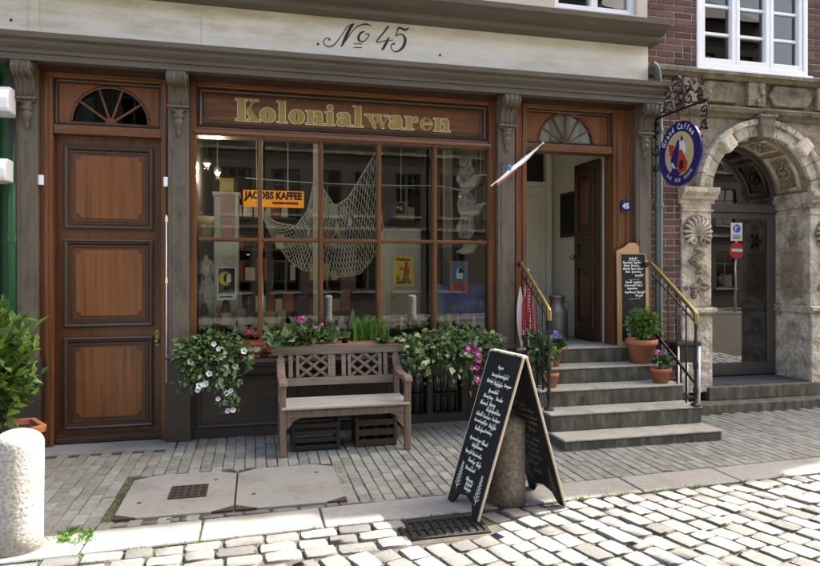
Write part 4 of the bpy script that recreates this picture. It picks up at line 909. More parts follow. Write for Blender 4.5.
for k in range(3): scribble(mb, nx - .06, nz - .045 - k * .022, .12, .008, (0, DY + .0215, 0), (1, 0, 0), (0, 0, 1), .003, r2)
mb.build('print', 'ink', hs_)

# row houses further right: they cast the shade on the pavement
def row_house(x0, x1, h, mat, label, yf=6.45, yd=12., face=-1, bands='plaster', cols=4, wm='whitepaint'):
    t = thing('row_house', ((x0 + x1) / 2, yf, 0), label, 'building')
    cw_ = (x1 - x0) / cols; ops = []
    z = .9
    while z < h - 1.6:
        for c in range(cols): ops.append((x0 + cw_ * (c + .5) - .5, x0 + cw_ * (c + .5) + .5, z, z + 1.6))
        z += 2.75
    ya, yb = (yf, yf + .3) if face < 0 else (yf - .3, yf)
    wall_with_openings(x0, x1, 0, h, ya, yb, ops).build('wall', mat, t)
    for o in ops:
        f = MB(); Y0, Y1 = (yf + .1, yf + .14) if face < 0 else (yf - .14, yf - .1)
        for a, b, c, d in ((o[0], o[0] + .07, o[2], o[3]), (o[1] - .07, o[1], o[2], o[3]), (o[0] + .07, o[1] - .07, o[2], o[2] + .07), (o[0] + .07, o[1] - .07, o[3] - .07, o[3]), ((o[0] + o[1]) / 2 - .04, (o[0] + o[1]) / 2 + .04, o[2] + .07, o[3] - .07), (o[0] + .07, (o[0] + o[1]) / 2 - .04, o[2] + 1.05, o[2] + 1.1), ((o[0] + o[1]) / 2 + .04, o[1] - .07, o[2] + 1.05, o[2] + 1.1)): f.box(a, b, Y0, Y1, c, d)
        w = f.build('window', wm, t); Y2 = (yf + .12) if face < 0 else (yf - .12)
        B(o[0] + .03, o[1] - .03, Y2 - .003, Y2 + .003, o[2] + .03, o[3] - .03).build('pane', 'doorglass', w)
        Y3 = (yf - .06, yf + .1) if face < 0 else (yf - .1, yf + .06); B(o[0] - .06, o[1] + .06, *Y3, o[2] - .07, o[2] - .002).build('sill', 'slab', w)
    if bands:
        for z in [k for k in np.arange(3.2, h, 2.75)]: B(x0, x1, *((yf - .07, yf - .002) if face < 0 else (yf + .002, yf + .07)), z - .07, z + .03).build('band', bands, t)
    ye = yd; B(x0, x1, *((ye - .3, ye) if face < 0 else (ye, ye + .3)), 0, h).build('rear_wall', mat, t)
    for x in (x0, x1 - .2): B(x, x + .2, *((yf + .3, ye - .3) if face < 0 else (ye + .3, yf - .3)), 0, h).build('side_wall', mat, t)
    ym = (yf + ye) / 2; e = .15 * (1 if face > 0 else -1); MB().yz([(yf + e, h), (ym, h + 2.2), (ye - e, h)], x0, x1).build('roof', 'darkwood', t)
    return t
row_house(9.22, 12.9, 10.8, 'plaster', 'cream plastered row house next to the brick house', cols=3)
row_house(12.92, 17.5, 8.7, 'brickwall2', 'brown brick row house past the cream plastered one', cols=3)
row_house(17.52, 23.5, 8.6, 'plaster', 'lower cream row house past the brown brick one', cols=4)
# left-hand neighbour, painted green
gh = thing('green_house', (-4.6, 6.6, 0), 'dark green painted house front beside the grocery', 'building')
B(-7.5, XL - .002, 6.46, 12.3, 0, 12.5).build('wall', 'green', gh)
B(-7.5, -2.26, 6.42, 6.455, .0, .75).build('plinth', 'basepaint', gh); B(-2.36, -2.24, 6.40, 6.455, .76, 3.4).build('corner_board', 'green', gh, bevel=.006)
for x in (-3.1, -2.75): B(x, x + .28, 6.43, 6.459, .9, 2.2).build('board_panel', 'green', gh, bevel=.01)
for py0, py1, lab in ((86, 112, 'upper white rounded awning box on the green house front'), (158, 181, 'lower white awning box on the green house front')):
    xr, z1 = at(10 if py0 < 100 else 7, py0, 6.2); z0 = at(14, py1, 6.2)[1]
    t = thing('awning_box', (xr - .5, 6.3, z0), lab, 'awning'); r_ = (z1 - z0) / 2
    MB().yz([(6.459, z0), (6.18, z0), (6.16, z0 + .03), (6.15, z0 + r_), (6.17, z1 - .04), (6.23, z1), (6.459, z1)], -3.9, xr).build('casing', 'whitepaint', t, bevel=.012)
    B(-3.88, xr - .02, 6.152, 6.162, z0 + r_ * .9, z0 + r_ * .97).build('seam', 'basepaint', t)
gp = thing('green_downpipe', (-2.19, 6.36, 0), 'green painted downpipe at the edge of the green house', 'pipe'); gx = at(12, 250, 6.36)[0]
MB().tube([(gx, 6.36, 0), (gx, 6.36, 2.25), (gx + .01, 6.38, 2.45), (gx + .05, 6.40, 2.9), (gx + .05, 6.40, 3.45)], .035, 12).build('pipe', 'green', gp, True)
for z in (.6, 1.9): MB().lathe([(.042, -.03), (.042, .03)], (gx, 6.36, z), 14).build('clamp', 'green', gp)
tr = thing('cable_conduit', (-2.1, 6.35, 1.9), 'thin brown cable running down beside the left pilaster console', 'cable'); cx0, cz0 = at(15, 92, 6.35)
MB().tube(smooth_path([(cx0, 6.36, cz0 + .25), (cx0 + .02, 6.35, cz0), (cx0 + .01, 6.35, cz0 - .4), (cx0, 6.36, 1.7)], 5), .008, 6).build('cable', 'rust_iron', tr, True)
# opposite side of the street (it shows in the shop windows)
row_house(-14, -6.6, 8.5, 'plaster', 'cream house across the street opposite the green one', -10, -16, 1, cols=4, bands='sandstone_d', wm='greyframe')
row_house(-6.5, .2, 9.5, 'farbrick_shaded', 'brown brick house with stone bands across the street', -10, -16, 1, cols=4, bands='sandstone_d', wm='greyframe')
row_house(.3, 6.2, 10.5, 'farbrick_shaded', 'dark brick house across the street opposite the shop', -10, -16, 1, cols=4, bands='sandstone_d', wm='greyframe')
row_house(6.3, 13.5, 12.5, 'farbrick_shaded', 'dark brown brick house across the street opposite the portal', -10, -16, 1, cols=4, bands='sandstone_d', wm='greyframe')
row_house(13.6, 21, 12.2, 'farbrick_shaded', 'dark brick house across the street behind the road sign', -10, -16, 1, cols=4, bands='sandstone_d', wm='greyframe')
row_house(21.1, 29, 9.0, 'plaster', 'cream house at the far end across the street', -10, -16, 1, cols=4, bands='sandstone_d', wm='greyframe')

# ------------------------------------------------------------------ entrance steps
stp = thing('entrance_steps', (3.5, 5.8, 0), 'five worn grey stone steps up to the open shop door', 'steps')
hs = [.10, .27, .44, .61, .78]; ys = [5.20, 5.48, 5.76, 6.04, 6.32]
for k in range(5):
    y1 = ys[k + 1] + .06 if k < 4 else 6.62; z0 = hs[k - 1] if k else -.04; x0, x1 = STEP
    xa = x0 + (0 if k < 2 else .02); xb = x1 - (0 if k < 3 else .01) + (.0 if k else 0)
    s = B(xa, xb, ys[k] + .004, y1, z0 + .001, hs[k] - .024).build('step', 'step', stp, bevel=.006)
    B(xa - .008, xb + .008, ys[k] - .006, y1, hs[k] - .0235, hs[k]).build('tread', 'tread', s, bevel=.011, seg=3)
B(STEP[0] + .03, STEP[1] - .03, 5.5, 6.34, -.04, .25).build('core', 'step', stp); B(STEP[0] + .03, STEP[1] - .03, 5.8, 6.34, .251, .41).build('core', 'step', stp); B(STEP[0] + .03, STEP[1] - .03, 6.09, 6.34, .411, .58).build('core', 'step', stp)
B(2.70, 3.89, 6.60, 6.66, .70, LZ + .011).build('threshold', 'slab', stp)

# handrails
def handrail(x, yt, yb, zt, zb, base, wall_y, label, sgn):
    t = thing('stair_railing', (x, yb, base), label, 'railing')
    pts = smooth_path([(x, wall_y, zt + .005), (x, yt + .03, zt + .01), (x, yt, zt), (x, (yt + yb) / 2, (zt + zb) / 2), (x, yb + .03, zb + .01), (x, yb - .005, zb - .04), (x, yb - .012, zb - .12)], 5)
    MB().tube(pts, .024, 12).build('brass_rail', 'brass', t, True)
    MB().lathe([(.02, .0), (.026, .02), (.014, .04), (.014, .10), (.022, .12), (.028, .16), (.016, .2), (.016, .36), (.026, .38), (.026, .42), (.014, .45), (.013, .60), (.022, .63), (.014, .66), (.014, zb - base - .08), (.022, zb - base - .07), (.022, zb - base - .03)], (x, yb, base), 12).build('newel', 'iron', t, True)
    MB().lathe([(.05, 0), (.05, .012), (.02, .03)], (x, yb, base), 14).build('foot_plate', 'iron', t)
    n = 5
    lo = lambda y: hs[max(i for i in range(5) if ys[i] <= y + 1e-6)]
    for k in range(1, n):
        f = k / n; y = yb + (yt - yb) * f; z = zb + (zt - zb) * f
        MB().tube([(x, y, lo(y) - .01), (x, y, z - .02)], .009, 8).build('baluster', 'iron', t, True)
    MB().bar((x, yb, base + .22), (x, yt, base + .22 + (zt - zb)), .018, .03).build('lower_rail', 'iron', t)
    MB().bar((x, yb, zb - .10), (x, yt, zt - .10), .016, .016).build('upper_rail', 'iron', t)
    if wall_y > yt + .02: MB().tube([(x, wall_y + .0, zt + .0), (x - sgn * .0, wall_y - .04, zt)], .03, 10).build('wall_flange', 'iron', t)
    return t
handrail(2.745, 6.30, 5.66, 1.68, 1.25, .27, 6.36, 'brass stair railing beside the flower-filled shop window', 1)
handrail(4.255, 6.22, 5.50, 1.68, 1.20, .27, 6.36, 'brass stair railing on the brick and portal side of the steps', -1)

# ------------------------------------------------------------------ downpipe and enamel sign
dp = thing('downpipe', (4.50, 6.36, 0), 'grey-green metal downpipe on the brick pier', 'pipe'); px_ = at(659, 200, 6.36)[0]
MB().tube(smooth_path([(4.30, 6.30, 3.93), (4.37, 6.31, 3.88), (px_ - .02, 6.34, 3.72), (px_, 6.36, 3.56), (px_, 6.36, 3.3), (px_, 6.36, .0)], 6), .043, 14).build('pipe', 'zinc', dp, True)
for z in (.9, 2.35, 3.2): MB().lathe([(.05, -.025), (.053, 0), (.05, .025)], (px_, 6.36, z), 16).build('clamp', 'zinc', dp); B(px_ - .015, px_ + .015, 6.39, 6.442, z - .012, z + .012).build('holder', 'zinc', dp)
SX, SY, SZ, SR = 4.395, 5.93, 2.86, .345
br = thing('sign_bracket', (SX, 6.44, 3.3), 'ornate wrought iron bracket of scrolls and leaves above the round sign', 'bracket')
mb = MB(); mb.tube([(SX, 6.44, 3.33), (SX, 5.50, 3.33)], .014, 8); mb.tube([(SX, 6.43, 2.5), (SX, 6.43, 3.75)], .014, 8); mb.build('arm', 'iron', br)
def spiral(y, z, r, a0, turns, sgn, rr=.010): return MB().tube([(SX + .01 * math.sin(t * 2), y + sgn * r * (1 - t / (turns * 7)) * math.cos(a0 + t), z + r * (1 - t / (turns * 7)) * math.sin(a0 + t)) for t in np.linspace(0, turns * 6.28 * .95, 34)], rr, 6)
r2 = random.Random(11)
for y, z, r in ((6.30, 3.45, .11), (6.12, 3.42, .10), (5.95, 3.44, .11), (5.78, 3.42, .09), (5.62, 3.40, .08), (6.32, 3.66, .09), (6.16, 3.58, .08), (6.0, 3.57, .07), (6.33, 3.20, .10), (6.34, 2.98, .08), (5.55, 3.24, .07), (5.54, 3.10, .06), (6.36, 2.78, .06), (5.82, 3.54, .06)):
    spiral(y, z, r, r2.random() * 6, r2.choice([1.1, 1.4]), r2.choice([-1, 1])).build('scroll', 'iron', br, True)
for k in range(80):
    y = r2.uniform(5.5, 6.4); z = r2.uniform(3.32, 3.78 - .35 * abs(y - 6.2)); 
    if k > 66: y = r2.uniform(5.5, 5.6); z = r2.uniform(2.95, 3.3)
    a = r2.uniform(0, 6.28); m = MB(); d = Vector((r2.uniform(-.3, .3), math.cos(a), math.sin(a))); p = Vector((SX + r2.uniform(-.03, .03), y, z)); w = Vector((1, 0, 0)) * .02
    m.add([p, p + d * .035 + w, p + d * .08, p + d * .035 - w], [(0, 1, 2, 3)]); m.build('leaf', 'rust_iron', br)
sg = thing('round_enamel_sign', (SX, SY, SZ), 'round blue enamel coffee sign with cream centre hanging from the iron bracket', 'sign')
def disc(r, x0, x1, mat, name): return MB().yz(arc(SY, SZ, r, 0, 352, 44), x0, x1).build(name, mat, sg)
disc(SR, SX - .012, SX + .012, 'enamel_blue', 'plate'); disc(.235, SX - .0145, SX + .0145, 'enamel_cream', 'centre')
for s in (-1, 1):
    O_ = lambda k: (SX + s * (.0155 + .0006 * k), 0, 0)
    def fig(pts, mat, k, name):                             # a is towards the street's right as one faces the sign
        m = MB(); m.add([(SX + s * (.0152 + .0006 * k), SY + s * a * SR, SZ + b * SR) for a, b in pts], [tuple(range(len(pts)))]); m.build(name, mat, sg)
    fig([(-.52, .38), (-.22, .30), (-.25, .02), (-.44, -.05)], 'enamel_red', 1, 'painted_patch')
    fig([(-.40, -.12), (-.05, .45), (.02, .40), (0, -.3), (-.2, -.5), (-.34, -.36)], 'enamel_blue', 2, 'painted_patch')
    fig([(-.50, -.62), (-.30, -.40), (.05, -.50), (.1, -.62), (0, -.68), (-.3, -.66)], 'enamel_blue', 1, 'painted_patch')
    fig([(.02, .35), (.2, .42), (.36, .12), (.30, -.06), (.1, .05)], 'enamel_white', 3, 'painted_patch')
    fig([(.12, .55), (.22, .42), (.16, .34), (.08, .44)], 'ink', 4, 'painted_patch')
    fig([(.0, .08), (.14, .12), (.42, -.34), (.36, -.58), (.05, -.62), (-.08, -.42)], 'enamel_red', 4, 'painted_patch')
    fig([(.04, -.24), (.2, -.2), (.24, -.42), (.1, -.54), (.02, -.42)], 'blackprint', 5, 'painted_patch')
    fig([(-.36, -.28), (-.30, -.22), (-.16, -.40), (-.22, -.44)], 'enamel_white', 5, 'painted_patch')
    for word, a0, a1, top in (('Grand Caffee', 152, 40, True), ):
        for k, ch in enumerate(word):
            if ch == ' ': continue
            a = R(a0 + (a1 - a0) * k / (len(word) - 1)); rad = .262
            c = (SX + s * .0135, SY - s * -1 * rad * math.cos(a), SZ + rad * math.sin(a)); tg = Vector((0, s * math.sin(a), -math.cos(a))); rdv = Vector((0, s * math.cos(a), math.sin(a)))
            text_mesh(ch, .085, 'enamel_white', 'lettering', sg, c, tg, rdv, sx=.85, bold=.002)
    m = MB(); q = random.Random(3); 
    for k in range(9):
        if k in (2, 5): continue
        a = R(228 + 84 * k / 8); rad = .30; c = Vector((SX + s * .0135, SY + s * rad * math.cos(a), SZ + rad * math.sin(a))); tg = Vector((0, -s * math.sin(a), math.cos(a))); rdv = Vector((0, -s * math.cos(a), -math.sin(a)))
        zz = [(-.012, 0), (-.010, .04), (.004, .012), (.012, .042), (.014, 0)]; ribbon(m, zz, .009, c, tg, rdv)
    tag(m.build('lettering', 'enamel_white', sg), kind='stuff')
for y in (SY - .16, SY + .16): MB().tube([(SX, y, 3.33), (SX, y, SZ + math.sqrt(SR * SR - .16 ** 2) - .01)], .006, 6).build('hanger', 'iron', sg)
hn = thing('house_number_plate', (4.02, 6.41, 2.0), 'small dark oval house number plate reading 45 on the door post', 'sign'); ox, oz = at(628, 206, 6.41); ox -= .04
MB().xz(arc(ox, oz, .062, 0, 345, 23, .075), 6.388, 6.404).build('plate', 'enamel_blue', hn, bevel=.003)
text_mesh('45', .085, 'enamel_white', 'lettering', hn, (ox, 6.3865, oz - .03), (1, 0, 0), (0, 0, 1), bold=.003)

# ------------------------------------------------------------------ bench and crates
BX0, BX1, BY0, BY1 = .20, 1.36, 5.58, 6.08
bn = thing('bench', ((BX0 + BX1) / 2, 5.8, 0), 'weathered wooden garden bench with lattice back below the shop window', 'bench')
for x in (BX0, BX1 - .055):
    MB().box(x, x + .055, BY0, BY0 + .06, 0, .62).build('leg', 'benchleg', bn, bevel=.008)
    MB().yz([(BY1 - .06, 0), (BY1, 0), (BY1 + .01, .4), (BY1 + .08, .86), (BY1 + .03, .86), (BY1 - .05, .4)], x + .002, x + .053).build('leg', 'benchleg', bn, bevel=.006)
    MB().yz([(BY0 - .03, .615), (BY0 - .02, .655), (BY0 + .05, .675), (BY0 + .2, .655), (BY0 + .36, .665), (BY0 + .46, .72), (BY1 + .03, .80), (BY1 + .04, .755), (BY1 - .02, .69), (BY0 + .36, .625), (BY0 + .2, .615), (BY0 + .05, .622)], x - .01, x + .065).build('armrest', 'benchleg', bn, bevel=.008)
    MB().box(x + .01, x + .045, BY0 + .06, BY1 - .06, .14, .185).build('side_stretcher', 'benchleg', bn, bevel=.004); MB().box(x + .01, x + .045, BY0 + .06, BY1 - .04, .34, .40).build('side_rail', 'benchleg', bn, bevel=.004)
B(BX0 + .056, BX1 - .056, BY0 + .008, BY0 + .045, .335, .405).build('front_apron', 'benchleg', bn, bevel=.005)
for s, x in ((1, BX0 + .056), (-1, BX1 - .056)): MB().xz([(x, .334), (x, .24), (x + s * .03, .26), (x + s * .06, .31), (x + s * .12, .334)], BY0 + .012, BY0 + .04).build('corner_bracket', 'benchleg', bn)
for k in range(5): y = BY0 - .015 + k * .094; MB().box(BX0 + .015 if k == 0 else BX0 + .004, BX1 - .015 if k == 0 else BX1 - .004, y, y + .085, .408, .432 + rg.uniform(-.002, .002)).build('seat_slat', 'benchseat', bn, bevel=.006)
def by(z): return BY1 + .0 + (z - .4) * .155
def back(x0, x1, z0, z1, name, mat='benchwood', d=.03):
    return MB().ext([(x0, 0), (x1, 0), (x1, 1), (x0, 1)], (0, by(z0) - .035, z0), (1, 0, 0), (0, by(z1) - by(z0), z1 - z0), (0, 1, -.15), d).build(name, mat, bn, bevel=.004)
back(BX0 + .056, BX1 - .056, .53, .605, 'mid_rail')
MB().ext([(BX0 - .06, .835), (BX0 - .03, .815), (BX1 + .03, .815), (BX1 + .06, .835), (BX1 + .06, .865), (BX1 + .03, .895), (.95, .915), (.60, .915), (BX0 - .03, .895), (BX0 - .06, .865)], (0, by(.86) - .05, 0), (1, 0, 0), (0, .0, 1), (0, 1, -.1), .055).build('top_rail', 'benchwood', bn, bevel=.010)
for x in (BX0 + .10, .70, .80, BX1 - .15): back(x, x + .04, .606, .814, 'back_slat')
for x0, x1 in ((.40, .67), (.89, 1.16)):
    ff = back(x0 - .03, x0, .606, .814, 'lattice_post'); back(x1, x1 + .03, .606, .814, 'lattice_post')
    for k in range(-1, 3):
        for sg_ in (1, -1):
            w = x1 - x0; a = x0 + k * w / 2; za, zb = .606, .814
            pts = []
            L0, L1 = (a, za), (a + w, zb)
            # clip the diagonal to the panel
            def pt(t): return (L0[0] + (L1[0] - L0[0]) * t, L0[1] + (L1[1] - L0[1]) * t)
            t0 = max(0, (x0 - L0[0]) / w); t1 = min(1, (x1 - L0[0]) / w)
            if t1 - t0 < .08: continue
            (xa, zaa), (xb, zbb) = pt(t0), pt(t1)
            if sg_ < 0: xa, xb = x0 + x1 - xa, x0 + x1 - xb
            off = -.018 if sg_ > 0 else -.028
            MB().bar((xa, by(zaa) + off, zaa), (xb, by(zbb) + off, zbb), .026, .012, (0, 1, .15)).build('lattice_bar', 'benchwood', bn)
def crate(x0, x1, y0, y1, h, mat, label, slats=4):
    t = thing('crate', ((x0 + x1) / 2, (y0 + y1) / 2, 0), label, 'crate')
    B(x0 + .01, x1 - .01, y0 + .01, y1 - .01, .002, .015).build('base', mat, t)
    for cx in (x0, x1 - .03):
        for cy in (y0, y1 - .03): B(cx, cx + .03, cy, cy + .03, 0, h).build('corner_post', mat, t, bevel=.004)
    hh = h / slats
    for k in range(slats):
        z0 = .012 + k * hh; z1 = z0 + hh * .62
        m = MB(); m.box(x0 + .03, x1 - .03, y0 + .003, y0 + .013, z0, z1); m.box(x0 + .03, x1 - .03, y1 - .013, y1 - .003, z0, z1); m.box(x0 + .003, x0 + .013, y0 + .03, y1 - .03, z0, z1); m.box(x1 - .013, x1 - .003, y0 + .03, y1 - .03, z0, z1); m.build('slat', mat, t, bevel=.003)
    return t
crate(.31, .74, 5.74, 6.04, .26, 'crate_black', 'black slatted plastic crate under the bench')
c2 = crate(.885, 1.27, 5.76, 6.04, .27, 'crate_brown', 'dark brown bottle crate under the bench', 3)
for k in range(3): B(.885 + .03 + (k + .5) * .108 - .004, .885 + .03 + (k + .5) * .108 + .004, 5.775, 6.025, .015, .2).build('divider', 'crate_brown', c2)

# ------------------------------------------------------------------ flower boxes on the ledge
LED = .797
def flowerbox(x0, x1, y0, y1, h, label, mat='redbox', taper=.02, z=LED):
    t = thing('flower_box', ((x0 + x1) / 2, (y0 + y1) / 2, z), label, 'flower box'); q = []
    for ins, zz in ((taper, z), (0, z + h - .025), (-.008, z + h - .024), (-.008, z + h), (.012, z + h), (.012, z + h - .03)):
        q += [(x0 + ins, y0 + ins, zz), (x1 - ins, y0 + ins, zz), (x1 - ins, y1 - ins, zz), (x0 + ins, y1 - ins, zz)]
    fs = [(3, 2, 1, 0)]
    for l in range(5):
        for i in range(4): fs.append((l * 4 + i, l * 4 + (i + 1) % 4, l * 4 + 4 + (i + 1) % 4, l * 4 + 4 + i))
    MB().add(q, fs).build('box', mat, t); B(x0 + .012, x1 - .012, y0 + .012, y1 - .012, z + .03, z + h - .028).build('soil', 'soil', t); return t
def trail(x, y, z, ln, g, n, lean=0., out=.10, spread=.03):
    t = np.linspace(0, 1, n); p = np.stack([x + lean * t + g.normal(0, spread, n), y - out * np.sin(np.minimum(t * 3, 1.57)) + g.normal(0, .03, n), z + .03 * np.sin(t * 3) - ln * t ** 1.3 + g.normal(0, .018, n)], 1); return p
def px_x(px, Y=6.1): return at(px, 300, Y)[0]
g = np.random.default_rng(3)
# white petunias
f1 = flowerbox(-.56, .06, 6.14, 6.33, .145, 'orange flower box of trailing white petunias by the left pilaster')
pts = [clumps((-.33, 6.2, .93), (.29, .12, .10), 26, 22, 5)]
for k in range(26):
    x = g.uniform(-.66, -.10); ln = .30 + .16 * math.cos((x + .45) * 5) * g.random() + g.uniform(-.1, .1)
    pts.append(trail(x, 6.16, .95, max(.12, ln), g, 26, g.uniform(-.06, .08)))
for k in range(7): pts.append(trail(-.27 + g.uniform(-.07, .07), 6.15, .93, g.uniform(.45, .62), g, 20, g.uniform(.02, .10), .13))
leaf_mesh('foliage', 'leafivy', f1, np.concatenate(pts), .052, 1, .7, outward=(-.33, 6.35, .9)); leaf_mesh('pale_foliage', 'leafpale', f1, np.concatenate(pts)[::3] + [0, -.02, 0], .042, 2, .7, outward=(-.33, 6.35, .9))
def spots(pl, Y): return [(at(a, b, Y)[0], Y, at(a, b, Y)[1]) for a, b in pl]
blossoms('white_petal', f1, spots([(219, 349), (224, 356), (224, 368), (226, 374), (209, 374), (203, 385), (206, 384), (198, 390), (199, 386), (219, 386), (227, 393), (231, 391), (218, 399), (225, 403), (228, 411), (233, 410), (236, 367), (244, 351), (214, 344), (190, 362)], 6.0), .031, seed=4)
# geraniums
f2 = flowerbox(.10, .80, 6.14, 6.33, .14, 'orange flower box of pink geraniums behind the bench')
leaf_mesh('foliage', 'leafivy', f2, clumps((.45, 6.20, .965), (.36, .11, .075), 34, 24, 8), .06, 3, .85, outward=(.45, 6.3, .75)); leaf_mesh('pale_foliage', 'leafpale', f2, clumps((.45, 6.16, .97), (.36, .10, .075), 30, 14, 9), .05, 4, .8, outward=(.45, 6.3, .75))
for (a, b), mt, r in (((301, 320), 'pink_petal', .042), ((316, 329), 'pink_petal', .03), ((297, 318), 'magenta_petal', .03), ((286, 329), 'pink_petal', .022), ((333, 331), 'pink_petal', .026), ((345, 327), 'magenta_petal', .02), ((322, 325), 'pink_petal', .022), ((248, 333), 'red_petal', .03), ((255, 335), 'red_petal', .025)):
    X, Z = at(a, b, 6.17); cluster_head(mt, f2 if a > 260 else f1, (X, 6.17, Z), r, seed=a); MB().tube([(X, 6.2, .93), (X, 6.17, Z)], .003, 5).build('stalk', 'stem', f2 if a > 260 else f1)
# ornamental grass in a terracotta trough
f3 = flowerbox(.88, 1.32, 6.15, 6.33, .13, 'terracotta trough of bright green grass behind the bench top', 'terracotta')
mb = MB(); r3 = random.Random(9)
for k in range(620):
    b = Vector((1.08 + r3.gauss(0, .065), 6.22 + r3.gauss(0, .03), .90)); a = r3.uniform(0, 6.28); l = r3.uniform(.16, .30); d = Vector((math.cos(a), math.sin(a), 0)); w = d.cross(Vector((0, 0, 1))) * .0035; o1 = d * l * r3.uniform(.1, .5)
    mb.add([b - w, b + w, b + o1 * .5 + Vector((0, 0, l * .7)) + w * .8, b + o1 * .5 + Vector((0, 0, l * .7)) - w * .8, b + o1 * 1.3 + Vector((0, 0, l * .9))], [(0, 1, 2, 3), (3, 2, 4)])
mb.build('grass', 'grassleaf', f3); leaf_mesh('foliage', 'leafivy', f3, clumps((1.22, 6.2, .93), (.10, .09, .05), 9, 18, 21), .045, 9, .7)
# ivy, red geraniums and pink petunias
f4 = flowerbox(1.38, 2.46, 6.14, 6.33, .14, 'long flower box of trailing ivy, red geraniums and magenta petunias', 'redbox')
pts = [clumps((1.9, 6.2, .94), (.54, .12, .09), 40, 24, 12)]
for k in range(40):
    x = g.uniform(1.40, 2.46); pts.append(trail(x, 6.16, .94, g.uniform(.10, .32), g, 22, g.uniform(-.08, .06)))
for x, ln in ((1.52, .34), (1.6, .36), (1.83, .38), (1.95, .36), (2.02, .5), (1.42, .28), (2.25, .36)): pts.append(trail(x, 6.12, .92, ln, g, 30, .03, .12)); pts.append(trail(x + .03, 6.12, .92, ln * .8, g, 22, .03, .12))
P4 = np.concatenate(pts); leaf_mesh('foliage', 'leafivy', f4, P4, .048, 5, .75, outward=(1.9, 6.4, .9)); leaf_mesh('pale_foliage', 'leafpale', f4, P4[::3] + [0, -.025, 0], .042, 6, .75, outward=(1.9, 6.4, .9))
for a, b, r in ((428, 338, .036), (438, 342, .04), (433, 336, .03), (466, 341, .025)): X, Z = at(a, b, 6.1); cluster_head('red_petal', f4, (X, 6.1, Z), r, seed=a)
blossoms('magenta_petal', f4, spots([(468, 348), (474, 346), (466, 352), (478, 354), (474, 357), (478, 360), (472, 368), (477, 368), (477, 379), (478, 383), (470, 356), (480, 350), (475, 351)], 5.95), .038, seed=6)
blossoms('white_petal', f4, [(a, b - .012, c) for a, b, c in spots([(468, 348), (472, 356), (474, 368), (464, 354), (477, 378), (478, 354)], 5.95)], .014, name='blossom_eye', seed=7)

# ------------------------------------------------------------------ pots
def pot_profile(r, h): return [(r * .70, 0), (r * .94, h * .78), (r * 1.0, h * .78), (r * 1.03, h * .80), (r * 1.03, h), (r * .94, h), (r * .90, h * .86), (.001, h * .86)]
def pot(x, y, z, r, h, label, mat='terracotta'):
    t = thing('potted_plant', (x, y, z), label, 'potted plant'); MB().lathe(pot_profile(r, h), (x, y, z), 28).build('pot', mat, t, True); MB().lathe([(r * .88, 0), (r * .88, .012), (.001, .018)], (x, y, z + h * .86 + .001), 20).build('soil', 'soil', t); return t
def twigs(t, c, r, n, seed, z0, x, y):
    q = random.Random(seed); m = MB()
    for k in range(n):
        d = Vector((q.gauss(0, .6), q.gauss(0, .6), q.uniform(.2, 1))); d.normalize(); e = Vector(c) + Vector((d.x * r[0], d.y * r[1], d.z * r[2])) * .8; b = Vector((x, y, z0)); mdl = (b + e) / 2 + Vector((q.gauss(0, .02), q.gauss(0, .02), .03)); m.tube([b, mdl, e], [.007, .005, .002], 5)
    m.build('stems', 'twig', t)
tA = pot(4.09, 6.17, .61, .165, .26, 'terracotta pot with bushy bright green shrub below the menu board')
twigs(tA, (4.09, 6.17, 1.02), (.18, .16, .2), 24, 3, .83, 4.09, 6.17)
leaf_mesh('foliage', 'leafbox', tA, clumps((4.09, 6.15, 1.04), (.185, .17, .185), 95, 26, 13, .34, .35), .042, 7, .32, up=.8)
tB = pot(4.13, 5.89, .44, .105, .155, 'small terracotta pot of pink flowers on the third step')
leaf_mesh('foliage', 'leafivy', tB, clumps((4.13, 5.89, .665), (.10, .10, .055), 24, 18, 14), .042, 8, .75, outward=(4.13, 5.89, .45)); leaf_mesh('pale_foliage', 'leafpale', tB, clumps((4.13, 5.87, .67), (.10, .10, .06), 10, 12, 15), .038, 9, .75)
cluster_head('pink_petal', tB, (4.08, 5.86, .755), .04, seed=2); cluster_head('pink_petal', tB, (4.16, 5.86, .73), .025, 12, seed=5)
tC = pot(3.03, 6.18, .61, .105, .20, 'terracotta pot of violet pansies on the steps by the left railing')
leaf_mesh('foliage', 'leafivy', tC, clumps((3.03, 6.16, .85), (.11, .1, .06), 20, 18, 16), .05, 10, .7); cluster_head('violet_petal', tC, (3.02, 6.10, .94), .06, 40, seed=8); cluster_head('violet_petal', tC, (3.08, 6.12, .91), .05, 30, seed=9); cluster_head('violet_petal', tC, (2.97, 6.12, .90), .04, 24, seed=10)
tD = pot(2.88, 5.91, .44, .085, .15, 'terracotta pot of leafy greenery on the steps under the left railing')
leaf_mesh('foliage', 'leafivy', tD, clumps((2.80, 5.95, .80), (.10, .13, .16), 36, 22, 17), .055, 11, .6); leaf_mesh('pale_foliage', 'leafpale', tD, clumps((2.78, 5.92, .80), (.10, .12, .16), 14, 12, 18), .05, 12, .6)
# hexagonal planter with laurel at the left
HX, HY = -1.93, 5.55
hp = thing('laurel_planter', (HX, HY, 0), 'glossy laurel bush in a hexagonal terracotta planter behind the granite bollard', 'potted plant')
MB().lathe([(.21, 0), (.27, .34), (.325, .345), (.335, .40), (.285, .402), (.27, .36), (.001, .355)], (HX, HY, 0), 6, R(0), R(360)).build('pot', 'terracotta', hp, bevel=.006)
MB().lathe([(.265, 0), (.26, .01), (.001, .02)], (HX, HY, .352), 6).build('soil', 'soil', hp)
twigs(hp, (HX, HY, .9), (.30, .28, .42), 40, 6, .36, HX, HY)
leaf_mesh('foliage', 'leafgloss', hp, clumps((HX, HY - .02, .89), (.28, .28, .48), 85, 17, 19, .3, .35), .095, 13, .48, up=.7, outward=(HX, HY, .55))

